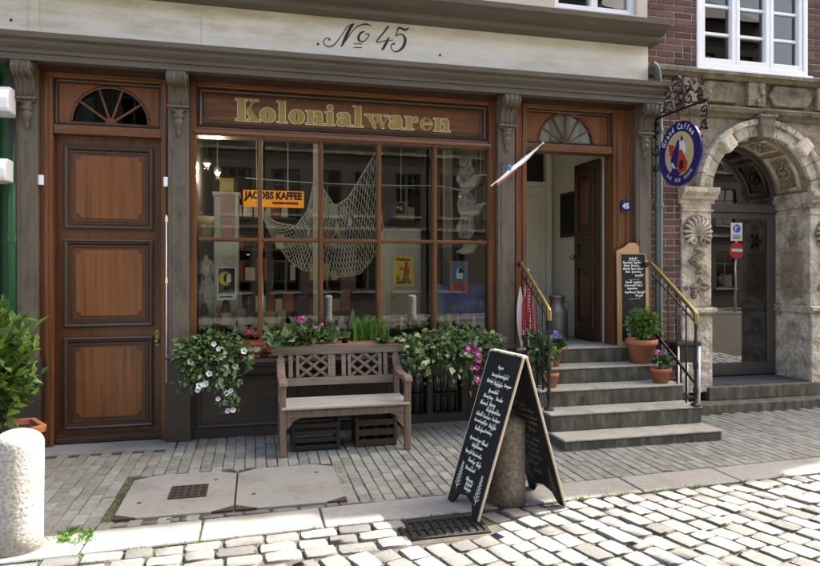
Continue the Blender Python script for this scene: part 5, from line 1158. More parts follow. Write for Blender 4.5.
# ------------------------------------------------------------------ granite bollards
def bollard(x, y, r, h, label, tilt=0., mat='granite'):
    prof = [(r * 1.02, -.03), (r, .1), (r * .985, h - .085)] + [(r * .985 * math.cos(a), h - .085 + .085 * math.sin(a)) for a in np.linspace(.25, 1.5, 7)] + [(.001, h)]
    o = MB().lathe(prof, (x, y, 0), 40).build('granite_bollard', mat, None, True, org=(x, y, 0)); o.rotation_euler = (0, tilt, 0); return tag(o, label, 'bollard')
bollard(-1.345, 4.13, .134, .69, 'rounded granite bollard beside the laurel planter', R(.8))
bollard(1.70, 4.16, .128, .62, 'brown stained granite bollard between the two leaves of the chalkboard', 0., 'granite_shaded')

# ------------------------------------------------------------------ folding chalkboard
ab = thing('folding_chalkboard', (1.69, 4.12, 0), 'black folding chalkboard covered in white chalk writing on the kerb', 'chalkboard')
def leafboard(b0, b1, r0, r1, text_side, seed, lines, chalk='chalk'):
    b0, b1, r0, r1 = map(Vector, (b0, b1, r0, r1)); U = (b1 - b0); W = U.length; U.normalize(); V = ((r0 + r1) / 2 - (b0 + b1) / 2); H = V.length; V.normalize(); N = U.cross(V).normalized()
    poly = [(0, 0), (.055, 0), (.085, .03), (.11, .075), (W / 2, .10), (W - .11, .075), (W - .085, .03), (W - .055, 0), (W, 0), (W, H - .02), (W - .02, H), (.02, H), (0, H - .02)]
    O = b0 + (r0 - (b0 + V * H)) * 0
    p = MB().ext(poly, O - N * .009, U, V, N, .018).build('leaf', 'board', ab)
    fr = MB()
    for a, b in (((-.002, 0), (-.002, H)), ((W + .002, 0), (W + .002, H)), ((0, H + .002), (W, H + .002))):
        fr.bar(O + U * a[0] + V * a[1], O + U * b[0] + V * b[1], .014 if a[0] != b[0] else .022, .022 if a[0] != b[0] else .014, N)
    fr.build('edge_strip', 'edgewood', p, bevel=.003)
    q = random.Random(seed); m = MB()
    T = O + N * (text_side * .0105); uu = U if text_side > 0 else -U; oo = T if text_side > 0 else T + U * W
    for (v, x0, words) in lines:
        x = x0
        for w in words: scribble(m, x * W + q.uniform(-.01, .01), v * H + q.uniform(-.004, .004), w * W, .0115, oo, uu, V, .0046, q); x += w + .05
    for cx, cy, sg_ in ((.17, .17, 1), (.83, .15, -1)):
        for k in range(7): ribbon(m, [(cx * W, (cy - .06 + k * .022) * H), (cx * W + sg_ * .035 * (1 - k / 9), (cy - .05 + k * .022 + .015) * H)], .005, oo, uu, V); ribbon(m, [(cx * W, (cy - .06 + k * .022) * H), (cx * W - sg_ * .035 * (1 - k / 9), (cy - .05 + k * .022 + .015) * H)], .005, oo, uu, V)
        ribbon(m, [(cx * W, (cy - .08) * H), (cx * W, (cy + .10) * H)], .004, oo, uu, V)
    tag(m.build('chalk_writing', chalk, p), kind='stuff'); return p
LN = [(.90, .42, [.16]), (.845, .26, [.5]), (.795, .16, [.2, .26, .2]), (.74, .34, [.30]), (.70, .2, [.16, .12, .2]), (.655, .16, [.24, .18]), (.62, .40, [.44]), (.575, .14, [.2, .22, .22]), (.535, .12, [.42, .2]), (.49, .2, [.3, .2]), (.42, .15, [.36, .18]), (.38, .3, [.34]), (.33, .12, [.2, .3]), (.285, .3, [.22, .14]), (.235, .25, [.3]), (.18, .38, [.2]), (.15, .4, [.18]), (.12, .4, [.2])]
RI0, RI1 = (1.655, 4.345, 1.035), (1.722, 3.925, 1.035)
leafboard((1.318, 4.295, 0), (1.385, 3.875, 0), RI0, RI1, -1 if False else 1, 4, LN)
leafboard((1.985, 4.40, 0), (2.05, 3.98, 0), (RI0[0] + .02, RI0[1], RI0[2]), (RI1[0] + .02, RI1[1], RI1[2]), 1, 9, [(a, b, c) for a, b, c in LN[5:16]], 'chalk_grey')
for y, x in ((4.25, 1.69), (4.02, 1.727)): MB().box(x - .03, x + .03, y - .03, y + .03, 1.028, 1.043).build('hinge', 'iron', ab)

# ------------------------------------------------------------------ menu board on the landing
mn = thing('menu_board', (4.09, 6.36, LZ), 'tall pine-framed chalk menu board leaning at the top of the steps', 'chalkboard')
mx0, mx1, mh = 3.905, 4.30, 1.15; lean = .035
def mpt(z): return 6.325 + lean * z / mh
U_, V_ = (1, 0, 0), Vector((0, lean, mh)).normalized()
wB = mx1 - mx0
MB().ext([(0, 0), (wB, 0), (wB, 1.06), (wB - .05, 1.075), (wB - .10, 1.10), (wB / 2 + .04, 1.145), (wB / 2 - .04, 1.145), (.10, 1.10), (.05, 1.075), (0, 1.06)], (mx0, 6.325, LZ + .001), U_, V_, (0, 1, 0), .022).build('frame', 'palewood', mn, bevel=.005)
MB().ext([(.045, .05), (wB - .045, .05), (wB - .045, 1.02), (.045, 1.02)], (mx0, 6.3225, LZ), U_, V_, (0, 1, 0), .003).build('slate', 'board', mn)
bevel = MB()
for a, b in (((.04, .045), (.04, 1.025)), ((wB - .04, .045), (wB - .04, 1.025)), ((.04, .045), (wB - .04, .045)), ((.04, 1.025), (wB - .04, 1.025))): bevel.bar(Vector((mx0, 6.323, LZ)) + Vector(U_) * a[0] + V_ * a[1], Vector((mx0, 6.323, LZ)) + Vector(U_) * b[0] + V_ * b[1], .012, .012, (0, 1, 0))
bevel.build('inner_bead', 'palewood', mn)
m = MB(); q = random.Random(21)
for v, x0, ws in ((.965, .15, [.09]), (.92, .07, [.12, .08]), (.885, .08, [.07, .1]), (.85, .07, [.08, .06, .07]), (.815, .10, [.06, .12]), (.775, .22, [.1]), (.70, .10, [.08, .1]), (.665, .09, [.14, .06]), (.63, .12, [.12]), (.59, .09, [.13, .1]), (.55, .22, [.09]), (.30, .10, [.08]), (.265, .09, [.1]), (.23, .1, [.07]), (.17, .10, [.06]), (.12, .11, [.07]), (.08, .11, [.05])):
    x = x0
    for w in ws: scribble(m, x, v, w, .010, (mx0, 6.3205, LZ), U_, V_, .0042, q); x += w + .02
for v in (.945, .735, .52, .335): ribbon(m, [(.14, v), (.28, v + .004)], .003, (mx0, 6.3205, LZ), U_, V_)
tag(m.build('chalk_writing', 'chalk', mn), kind='stuff')

# ------------------------------------------------------------------ things in and by the entrance
mc = thing('milk_can', (3.66, 7.35, LZ), 'old grey metal milk can standing in the open doorway', 'milk can'); cx, cy = 3.56, 7.12
mc.location = (cx, cy, LZ); ORG[mc.name] = Vector((cx, cy, LZ))
MB().lathe([(.125, 0), (.13, .02), (.13, .32), (.125, .36), (.085, .42), (.08, .47), (.095, .49), (.095, .50)], (cx, cy, LZ), 24).build('body', 'milkcan', mc, True); MB().lathe([(.098, .50), (.10, .53), (.06, .55), (.02, .555), (.02, .575), (.001, .58)], (cx, cy, LZ), 24).build('lid', 'milkcan', mc, True)
for s in (-1, 1): MB().tube(smooth_path([(cx + s * .12, cy, LZ + .36), (cx + s * .16, cy, LZ + .40), (cx + s * .15, cy, LZ + .45), (cx + s * .085, cy, LZ + .45)], 5), .008, 6).build('handle', 'milkcan', mc, True)
# folded spotted parasol behind the left railing
pxx, pyy = 2.80, 6.27
ps = thing('folded_parasol', (pxx, pyy, LZ - .17), 'folded red parasol with white spots leaning behind the left railing', 'parasol')
z0 = .61
MB().tube([(pxx, pyy, z0), (pxx + .01, pyy + .02, z0 + 1.02)], .011, 8).build('shaft', 'whitepaint', ps, True)
mb = MB(); n = 20; prof = [(.012, .98), (.035, .85), (.06, .65), (.078, .46), (.085, .34), (.06, .32)]
vs = []; fs = []
for r, z in prof:
    for k in range(n): a = 2 * math.pi * k / n; rr = r * (1 if k % 2 else .62); vs.append((pxx + .01 * z + rr * math.cos(a), pyy + .02 * z + rr * math.sin(a), z0 + z))
for i in range(len(prof) - 1):
    for k in range(n): fs.append((i * n + k, i * n + (k + 1) % n, (i + 1) * n + (k + 1) % n, (i + 1) * n + k))
mb.add(vs, fs).build('canopy', 'spots', ps)
pb = thing('white_paddle', (2.71, 6.345, .79), 'narrow white wooden paddle blade standing behind the left railing', 'paddle')
MB().ext([(.02 * math.sin(0), 0)] + [(.045 * math.sin(math.pi * t), .68 * t) for t in np.linspace(.05, .98, 14)] + [(-.045 * math.sin(math.pi * t), .68 * t) for t in np.linspace(.98, .05, 14)], (2.735, 6.28, .95 - .17), (1, 0, 0), (0, .05, 1), (0, 1, 0), .014).build('blade', 'whitefig', pb, bevel=.003)
pb.location = pb.location
# little flag on a stick
fl = thing('furled_flag', (3.06, 6.42, 2.4), 'small furled pale flag on a slanting stick above the entrance', 'flag')
D_ = Vector((at(543, 143, 6.42)[0], 6.42, at(543, 143, 6.42)[1])); A_ = Vector((at(491, 186, 6.0)[0], 6.0, at(491, 186, 6.0)[1]))
MB().tube([A_, A_.lerp(D_, 1.0)], .008, 6).build('stick', 'whitepaint', fl, True); MB().ball(D_, .016, 8, 6).build('finial', 'enamel_white', fl, True)
T = (D_ - A_).normalized(); q = T.cross(Vector((0, 1, 0))).normalized(); mb = MB(); vs = []; fs = []; n = 14
for i in range(n + 1):
    f = i / n; p = A_.lerp(D_, .10 + .80 * f); w = .026 * math.sin(math.pi * min(1, f * .8 + .1)) ** 2 + .006
    for k in range(8): a = k * math.pi / 4; rr = w * (1 if k % 2 else .55); vs.append(p + q * (rr * math.cos(a + f * 3)) + T.cross(q) * (rr * .6 * math.sin(a + f * 3)) - Vector((0, 0, .012)))
for i in range(n):
    for k in range(8): fs.append((i * 8 + k, i * 8 + (k + 1) % 8, i * 8 + 8 + (k + 1) % 8, i * 8 + 8 + k))
mb.add(vs, fs).build('cloth', 'whitepaint', fl, True)
mb = MB(); p = A_.lerp(D_, .35)
for k in range(6): mb.ball(p + Vector((rnd.uniform(-.02, .02), .0, rnd.uniform(-.01, .05))), (.02, .015, .028), 7, 5)
mb.build('blue_fold', 'blueprint', fl, True); mb = MB(); vs = []
for i in range(7): f = i / 6; pp = A_.lerp(D_, .10 + .32 * f); vs += [pp - Vector((0, .022, .03)), pp - Vector((0, .024, .045))]
mb.add(vs, [(2 * i, 2 * i + 1, 2 * i + 3, 2 * i + 2) for i in range(6)]).build('red_stripe', 'red_petal', fl)
# little table with white legs right of the steps
tb = thing('side_table', (4.56, 6.1, 0), 'small black-topped table with white metal legs beside the railing', 'table')
B(4.40, 4.70, 5.98, 6.22, .80, .84).build('table_top', 'iron', tb, bevel=.006); B(4.42, 4.68, 6.0, 6.2, .62, .797).build('drawer_box', 'iron', tb, bevel=.006)
for x in (4.42, 4.68):
    for y in (6.0, 6.2): MB().tube([(x, y, 0), (x, y, .80)], .016, 8).build('leg', 'whitepaint', tb, True)
B(4.42, 4.68, 6.0, 6.2, .22, .24).build('lower_shelf', 'iron', tb)

# ------------------------------------------------------------------ shop window display
SH = 1.0
def w_at(px, py, Y): x, z = at(px, py, Y); return Vector((x, Y, z))
js = thing('coffee_sign', w_at(273, 207, 6.9), 'orange backlit coffee sign hanging inside the window behind the net', 'sign')
a, b = w_at(243, 190, 6.9), w_at(304, 208, 6.9); zt = w_at(273, 190.5, 6.9).z; zb = w_at(273, 207, 6.9).z
B(a.x, b.x, 6.90, 6.96, zb, zt).build('box', 'orange_sign', js, bevel=.006)
text_mesh('JACOBS KAFFEE', .105, 'blackprint', 'lettering', js, ((a.x + b.x) / 2, 6.8985, zb + .085), (1, 0, 0), (0, 0, 1), sx=.80, bold=.006)
B(a.x + .3, b.x - .06, 6.897, 6.899, zb + .03, zb + .055).build('red_strip', 'sign_red', js)
for px in (262, 288): x = at(px, 190, 6.93)[0]; MB().tube([(x, 6.93, zt), (x, 6.93, 3.36)], .004, 5).build('cord', 'foil', js)
wr = tag(MB().tube(smooth_path([(-.1, 6.72, 2.56), (.5, 6.72, 2.535), (1.2, 6.72, 2.53), (1.9, 6.72, 2.545), (2.40, 6.72, 2.57), (2.42, 6.72, 3.355)], 5), .006, 6).build('curtain_wire', 'foil', None, True), 'white sagging wire strung across inside the shop window', 'wire')
# fishing net
nt_ = thing('fishing_net', w_at(320, 275, 6.66), 'pale draped fishing net hanging inside the shop window', 'net')
top = [(257, 204), (275, 222), (296, 226), (308, 210), (317, 168), (324, 190), (335, 206), (348, 198), (362, 175), (376, 152)]
bot = [(258, 206), (272, 238), (290, 262), (302, 270), (320, 273), (335, 278), (348, 276), (360, 274), (370, 262), (380, 246)]
NU, NV = 36, 14
def net_pt(u, v):
    k = np.linspace(0, 1, len(top)); tx, ty = np.interp(u, k, [p[0] for p in top]), np.interp(u, k, [p[1] for p in top]); bx, by_ = np.interp(u, k, [p[0] for p in bot]), np.interp(u, k, [p[1] for p in bot])
    px = tx + (bx - tx) * v; py = ty + (by_ - ty) * v + 3 * math.sin(u * 25) * v * (1 - v); Y = 6.66 + .035 * math.sin(u * 30 + v * 3) * v + .02 * v
    return w_at(px, py, Y)
mb = MB()
for i in range(NU):
    for j in range(NV):
        p = net_pt(i / NU, j / NV)
        for di in (1, -1):
            if 0 <= i + di <= NU:
                q2 = net_pt((i + di * .5) / NU, (j + 1) / NV) if True else None
                q1 = net_pt((i + (0 if j % 2 == 0 else .0)) / NU, j / NV)
                s1 = net_pt((i + (.5 if j % 2 else 0)) / NU, j / NV); s2 = net_pt((i + (.5 if j % 2 else 0) + di * .5) / NU, (j + 1) / NV)
                d = (s2 - s1); n_ = Vector((d.z, 0, -d.x)).normalized() * .0032
                mb.add([s1 - n_, s1 + n_, s2 + n_, s2 - n_], [(0, 1, 2, 3)])
mb.build('mesh', 'net', nt_)
MB().tube([net_pt(t, 0) for t in np.linspace(0, 1, 50)], .006, 5).build('top_rope', 'net', nt_, True); MB().tube([net_pt(t, 1) for t in np.linspace(0, 1, 40)], .0035, 5).build('bottom_rope', 'net', nt_, True)
MB().tube([w_at(376, 152, 6.66), w_at(381, 215, 6.66), w_at(386, 240, 6.66)], .006, 5).build('side_rope', 'net', nt_, True); MB().tube([w_at(376, 152, 6.66), w_at(376, 100, 6.66)], .003, 5).build('hanging_line', 'net', nt_); MB().tube([w_at(317, 168, 6.66), w_at(317, 100, 6.66)], .003, 5).build('hanging_line', 'net', nt_)
MB().tube([w_at(257, 204, 6.66), w_at(256, 105, 6.66)], .003, 5).build('hanging_line', 'net', nt_)
c = w_at(337, 231, 6.63); m = MB()
for k in range(5):
    a_ = k * 1.2566 + .3; d = Vector((math.cos(a_), -.12, math.sin(a_))); m.tube([c, c + d * .045, c + d * .10], [.022, .016, .004], 7)
m.ball(c, (.026, .015, .026), 10, 6); tag(m.build('starfish', 'starfish', None, True, org=c), 'dried starfish caught in the fishing net', 'starfish')
for px, py, lab in ((350, 222, 'white oval shell float hanging in the net'), (309, 233, 'small white ring float in the lower left of the net')):
    c = w_at(px, py, 6.63); tag(MB().ball(c, (.026, .02, .052), 10, 8).build('net_float', 'whitefig', None, True, org=c), lab, 'float')
# posters on the inside of the glass
def poster(px0, px1, py0, py1, Y, mat, label, border=None, name='poster'):
    a, b = w_at(px0, py1, Y), w_at(px1, py0, Y); zb = w_at((px0 + px1) / 2, py1, Y).z; zt = w_at((px0 + px1) / 2, py0, Y).z
    t = thing(name, ((a.x + b.x) / 2, Y, zb), label, 'poster'); B(a.x, b.x, Y, Y + .004, zb, zt).build('sheet', border or mat, t)
    return t, a.x, b.x, zb, zt, Y
def shape(t, pts, mat, Y, name='print'): m = MB(); m.add([(x, Y, z) for x, z in pts], [tuple(range(len(pts)))]); m.build(name, mat, t)
t, x0, x1, z0, z1, Y = poster(217, 236, 267, 300, 6.53, 'blackprint', 'black poster with a yellow crescent moon in a white border', 'enamel_white')
shape(t, [(x0 + .012, z0 + .06), (x1 - .012, z0 + .06), (x1 - .012, z1 - .012), (x0 + .012, z1 - .012)], 'blackprint', Y - .001); cx, cz = (x0 + x1) / 2 - .005, z0 + .21
shape(t, arc(cx, cz, .07, 60, 290, 16) + arc(cx + .035, cz + .004, .058, 285, 75, 12), 'yellow', Y - .002); shape(t, [(cx + .0, cz - .05), (cx + .05, cz - .03), (cx + .045, cz + .05), (cx + .01, cz + .045)], 'enamel_white', Y - .0025)
m = MB(); scribble(m, x0 + .03, z0 + .025, .11, .009, (0, Y - .001, 0), (1, 0, 0), (0, 0, 1), .004, random.Random(2)); m.build('print', 'ink', t)
t, x0, x1, z0, z1, Y = poster(393.5, 413.5, 256, 286, 6.53, 'yellow', 'yellow poster of a figure in red with a basket of fruit'); w_, h_ = x1 - x0, z1 - z0
P_ = lambda l: [(x0 + a * w_, z0 + b * h_) for a, b in l]
shape(t, P_([(.5, .35), (.75, .3), (.8, .55), (.7, .72), (.55, .68)]), 'red_petal', Y - .001); shape(t, P_([(.58, .7), (.72, .7), (.72, .82), (.6, .82)]), 'ink', Y - .0015); shape(t, P_([(.3, .55), (.58, .52), (.56, .6), (.3, .64)]), 'terracotta', Y - .002); shape(t, P_([(.12, .08), (.95, .08), (.9, .16), (.15, .16)]), 'deepblue', Y - .001); shape(t, P_([(.4, .17), (.8, .17), (.72, .34), (.52, .34)]), 'redbox', Y - .0015); shape(t, P_([(.12, .18), (.3, .18), (.3, .36), (.15, .34)]), 'terracotta', Y - .0015)
text_mesh('Chocolat', .045, 'redbox', 'lettering', t, ((x0 + x1) / 2, Y - .001, z1 - .05), (1, 0, 0), (0, 0, 1), shear=.25, sx=.8) if False else None
m = MB(); scribble(m, x0 + .03, z1 - .045, w_ - .07, .012, (0, Y - .001, 0), (1, 0, 0), (0, 0, 1), .006, random.Random(8)); m.build('print', 'redbox', t)
t, x0, x1, z0, z1, Y = poster(450, 468, 261, 291, 6.53, 'sign_red', 'blue picture in a red border hung on the window'); w_, h_ = x1 - x0, z1 - z0
shape(t, P_([(.06, .22), (.94, .22), (.94, .96), (.06, .96)]), 'blueprint', Y - .001); shape(t, P_([(.35, .42), (.7, .4), (.75, .72), (.55, .82), (.38, .7)]), 'enamel_white', Y - .002); shape(t, P_([(.45, .6), (.78, .6), (.7, .76), (.5, .78)]), 'ink', Y - .003); shape(t, P_([(.1, .24), (.9, .24), (.8, .38), (.2, .36)]), 'leafpale', Y - .002)
t, x0, x1, z0, z1, Y = poster(437, 484, 284, 330, 6.60, 'deepblue', 'blue and white patterned cloth hung low in the right-hand pane', name='cloth_hanging')
t['category'] = 'cloth'; shape(t, [(x0, z0), (x0 + .07, z0), (x0 + .07, z1), (x0, z1)], 'blueprint', Y - .001)
t, x0, x1, z0, z1, Y = poster(221, 234, 194, 238, 6.78, 'pinkprint', 'tall faded pink print standing on the grey display column')
# display column and cupboard, tins
dc = thing('display_column', (w_at(226, 300, 6.95).x, 6.95, SH), 'grey painted display column in the left-hand pane', 'column'); x0, x1 = at(214, 200, 6.82)[0], at(239, 200, 6.82)[0]
B(x0, x1, 6.80, 7.05, SH - .001, 2.38).build('shaft', 'corridor_d', dc, bevel=.008); B(x0 - .015, x1 + .015, 6.79, 7.06, 2.381, 2.42).build('cap', 'corridor_d', dc, bevel=.006)
def tin(px, py0, py1, w, Y, mat, label, name='tin', lid=None, z=None):
    p = w_at(px, py1, Y); h = w_at(px, py0, Y).z - p.z; z = p.z if z is None else z
    t = thing(name, (p.x, Y, z), label, name.replace('_', ' ')); B(p.x - w / 2, p.x + w / 2, Y - w / 2, Y + w / 2, z, z + h).build('body', mat, t, bevel=.006); B(p.x - w / 2 - .003, p.x + w / 2 + .003, Y - w / 2 - .003, Y + w / 2 + .003, z + h, z + h + .012).build('lid', lid or mat, t, bevel=.003)
    m = MB(); m.add([(p.x - w * .32, Y - w / 2 - .0012, z + h * .3), (p.x + w * .32, Y - w / 2 - .0012, z + h * .3), (p.x + w * .32, Y - w / 2 - .0012, z + h * .75), (p.x - w * .32, Y - w / 2 - .0012, z + h * .75)], [(0, 1, 2, 3)]); m.build('label_print', 'cream_edge', t)
tin(227, 178, 191, .14, 6.90, 'yellow', 'yellow tea tin on top of the grey display column', z=2.421)
tin(270, 313, 330, .115, 6.74, 'yellow', 'yellow tin on the window shelf behind the geraniums', z=SH); tin(281.5, 311, 330, .085, 6.72, 'enamel_cream', 'cream packet standing next to the yellow tin', 'packet', z=SH)
for i, (px, hpx, mt) in enumerate(((262, 14, 'whitefig'), (310, 10, 'enamel_cream'), (366, 9, 'blueprint'), (420, 8, 'whitefig'))): tin(px, 326 - hpx, 330, .05, 6.68 + .03 * (i % 2), mt, ['slim white packet at the foot of the first glazing bar', 'small cream packet behind the pink geranium', 'small pale blue packet behind the grass', 'small white packet under the yellow poster'][i], 'packet', z=SH)
def bottle(px, Y, h, r, label, mat='bottle', cap='foil'):
    x = at(px, 300, Y)[0]; t = thing('bottle', (x, Y, SH), label, 'bottle'); MB().lathe([(r * .9, 0), (r, .01), (r, h * .55), (r * .8, h * .64), (r * .36, h * .74), (r * .34, h * .8)], (x, Y, SH), 18).build('body', mat, t, True)
    MB().lathe([(r * .40, h * .76), (r * .38, h * .95), (r * .42, h * .96), (r * .42, h), (.001, h)], (x, Y, SH), 14).build('neck_foil', cap, t, True); MB().lathe([(r * 1.01, h * .15), (r * 1.01, h * .42)], (x, Y, SH), 18).build('label_band', 'cream_edge', t, True)
bottle(204.5, 6.70, .38, .04, 'dark bottle with white neck below the patterned jars'); bottle(226, 6.66, .46, .045, 'taller dark bottle with white neck under the moon poster'); bottle(249, 6.9, .34, .04, 'dark bottle at the back beside the first glazing bar', cap='terracotta')
x = at(219, 300, 6.64)[0]; pm = thing('pepper_mill', (x, 6.64, SH), 'turned orange-brown wooden pepper mill among the bottles', 'pepper mill'); MB().lathe([(.03, 0), (.032, .02), (.018, .06), (.026, .12), (.022, .17), (.012, .18)], (x, 6.64, SH), 16).build('body', 'redbox', pm, True); MB().lathe([(.012, .181), (.026, .20), (.028, .23), (.012, .25), (.001, .255)], (x, 6.64, SH), 16).build('head', 'redbox', pm, True)
x = at(240, 300, 6.75)[0]; sj = thing('round_top_form', (x, 6.75, SH), 'grey round-topped stoneware jar beside the moon poster', 'jar'); MB().lathe([(.062, 0), (.068, .03), (.068, .17)], (x, 6.75, SH), 20).build('body', 'granite', sj, True); MB().lathe([(.069, .171), (.06, .21), (.03, .235), (.001, .24)], (x, 6.75, SH), 20).build('lid', 'granite', sj, True)  # grey form in two lathed parts with a rounded top
x = at(206, 300, 6.85)[0]; vz = thing('porcelain_vase', (x, 6.85, SH), 'tall black and white patterned porcelain jar at the left jamb', 'vase'); MB().lathe([(.07, 0), (.08, .02), (.075, .15), (.10, .28), (.105, .40), (.07, .50), (.055, .55)], (x, 6.85, SH), 24).build('body', 'porcelain', vz, True); MB().lathe([(.056, .551), (.085, .58), (.09, .66), (.06, .72), (.02, .74), (.02, .77), (.001, .78)], (x, 6.85, SH), 24).build('lid', 'porcelain', vz, True)
x = at(204, 225, 6.95)[0]; lp = thing('lamp_shade', (x, 7.0, 1.68), 'pale yellow drum lamp behind the left-hand panes', 'lamp'); MB().lathe([(.11, 1.93), (.10, 2.18)], (x, 7.0, 0), 24).build('shade', 'enamel_cream', lp, True); MB().tube([(x, 7.0, SH), (x, 7.0, 1.95)], .012, 8).build('stand', 'brass', lp); MB().lathe([(.09, 0), (.09, .015), (.02, .03)], (x, 7.0, SH), 18).build('foot', 'brass', lp)
lp.location = (x, 7.0, SH); 
for ch in [k for k in C.objects if k.parent == lp]: ch.location = (0, 0, 1.68 - SH)
def figurine(px, Y, h, label, mat='whitefig', cone=False):
    x = at(px, 300, Y)[0]
    prof = [(h * .26, 0), (h * .27, .01), (h * .17, h * .4), (h * .10, h * .7), (.001, h)] if cone else [(h * .22, 0), (h * .24, h * .05), (h * .14, h * .2), (h * .22, h * .45), (h * .12, h * .66), (h * .15, h * .8), (h * .1, h * .95), (.001, h)]
    o = MB().lathe(prof, (x, Y, SH), 14).build('figurine', mat, None, True, org=(x, Y, SH)); tag(o, label, 'figurine')
figurine(328, 6.70, .15, 'white figurine left of the bench-top grass'); figurine(342, 6.72, .14, 'second white figurine beside the white sail-shaped one'); figurine(353, 6.68, .22, 'white sail-shaped pointed figurine behind the geraniums', cone=True)
for k, (px, h, mt, lab) in enumerate(((402, .14, 'whitefig', 'white figurine under the yellow poster'), (411, .11, 'enamel_cream', 'cream figurine next to the white one under the yellow poster'), (441, .13, 'whitefig', 'white figurine before the blue cloth edge'), (449, .16, 'yellow', 'yellow figurine before the blue cloth'), (458, .12, 'whitefig', 'small white figurine beside the yellow one'), (466, .15, 'redbox', 'red figurine before the blue cloth'), (474, .13, 'whitefig', 'white figurine beside the red one'), (481, .12, 'blueprint', 'pale blue figurine at the right-hand jamb'))): figurine(px, 6.56 + .012 * (k % 3), h, lab, mt)
q = random.Random(77)
for k in range(16):
    px = 268 + k * 13.2 + q.uniform(-3, 3)
    if abs(px - 353) < 6 or abs(px - 318) < 5: continue
    x = at(px, 300, 6.62)[0]; h = q.uniform(.09, .16); rr_ = q.uniform(.022, .034); t = thing('small_jar', (x, 6.80, SH), 'small lidded jar in the row at the back of the window shelf', 'jar', 'small jars along the window shelf')
    MB().lathe([(rr_ * .9, 0), (rr_, .01), (rr_, h * .7), (rr_ * .7, h * .82)], (x, 6.80, SH), 14).build('body', q.choice(['whitefig', 'enamel_cream', 'porcelain', 'yellow', 'terracotta']), t, True); MB().lathe([(rr_ * .78, h * .821), (rr_ * .78, h * .97), (.001, h)], (x, 6.80, SH), 14).build('lid', q.choice(['foil', 'brass', 'redbox']), t, True)
gc = thing('grey_cupboard', (1.55, 7.6, .3), 'grey cupboard inside the shop behind the yellow poster', 'cupboard'); B(1.52, 1.95, 7.5, 7.9, .301, 2.12).build('carcass', 'corridor_d', gc, bevel=.006); B(1.55, 1.92, 7.485, 7.502, .4, 2.05).build('door', 'corridor', gc, bevel=.006); MB().ball((1.60, 7.47, 1.3), .015, 8, 6).build('knob', 'brass', gc, True)
c = w_at(401, 208, 6.72); be = thing('brass_bell', (c.x, c.y, c.z - .06), 'round brass ornament hanging in the fourth upper pane', 'ornament'); MB().ball(c, (.05, .05, .055), 16, 10).build('body', 'brass', be, True); MB().lathe([(.055, 0), (.05, .012), (.03, .02)], (c.x, c.y, c.z - .075), 16).build('rim', 'brass', be, True); MB().tube([(c.x, c.y, c.z + .05), (c.x, c.y, 3.355)], .003, 5).build('cord', 'foil', be)
def gull(px, py, lab, s=1.):
    c = w_at(px, py, 6.70); t = thing('wooden_gull', c, lab, 'ornament')
    MB().tube([c + Vector((-.12, 0, .0)) * s, c + Vector((-.05, -.01, .01)) * s, c + Vector((.04, -.01, .015)) * s, c + Vector((.10, 0, .06)) * s], [.008 * s, .035 * s, .03 * s, .006 * s], 10).build('body', 'whitefig', t, True)
    m = MB()
    for sg_ in (-1, 1):
        a = [c + Vector((-.06, 0, .015)) * s, c + Vector((.05, 0, .02)) * s, c + Vector((.09, sg_ * .12, .12)) * s, c + Vector((.12, sg_ * .2, .10)) * s, c + Vector((.0, sg_ * .12, .10)) * s]; m.add(a + [p + Vector((0, 0, -.008)) for p in a], [(0, 1, 2, 4), (4, 2, 3), (5, 9, 7, 6), (9, 8, 7), (0, 5, 6, 1), (1, 6, 7, 2), (2, 7, 8, 3), (3, 8, 9, 4), (4, 9, 5, 0)])
    m.build('wings', 'corridor_d', t); MB().tube([c + Vector((.02, 0, .03)), (c.x + .02, c.y, 3.355)], .002, 5).build('cord', 'foil', t)
gull(470, 186, 'upper white wooden gull hanging in the right-hand pane'); gull(474, 214, 'middle white wooden gull hanging in the right-hand pane'); gull(468, 252, 'lowest white wooden gull, hanging below the cross bar', 1.1)
gp2 = thing('hanging_sheets', (2.2, 6.8, 1.95), 'crumpled grey paper strip hanging down the right-hand pane', 'paper'); mb = MB(); vs = []
for i in range(16):
    z = 2.88 - i * .06
    for j in range(5): vs.append((2.22 + j * .045 + .02 * math.sin(i * 1.3 + j), 6.86 + .03 * math.sin(i * 2.1 + j * 1.7), z))
mb.add(vs, [(i * 5 + j, i * 5 + j + 1, i * 5 + 6 + j, i * 5 + 5 + j) for i in range(15) for j in range(4)]).build('sheet', 'porcelain', gp2)
for px, py, Y, lab in ((207, 163, 7.15, 'small lit ceiling spotlight near the left-hand jamb'), (217.5, 172, 7.55, 'small lit ceiling spotlight further back in the shop')):
    c = w_at(px, py, Y); t = thing('ceiling_spotlight', (c.x, c.y, c.z), lab, 'lamp')
    MB().tube([(c.x, c.y, c.z + .05), (c.x, c.y, 3.358)], .008, 6).build('rod', 'milkcan', t); MB().lathe([(.035, -.01), (.045, .0), (.03, .06), (.012, .07)], c, 14).build('housing', 'milkcan', t, True); MB().ball((c.x, c.y, c.z - .012), .026, 12, 8).build('bulb', 'bulb', t, True)
    li = bpy.data.lights.new('spotlight_lamp', 'POINT'); li.energy = 3.2; li.color = (1, .84, .62); li.shadow_soft_size = .03; lo_ = bpy.data.objects.new('spotlight_lamp', li); C.objects.link(lo_); lo_.parent = t; lo_.location = (0, 0, -.06)
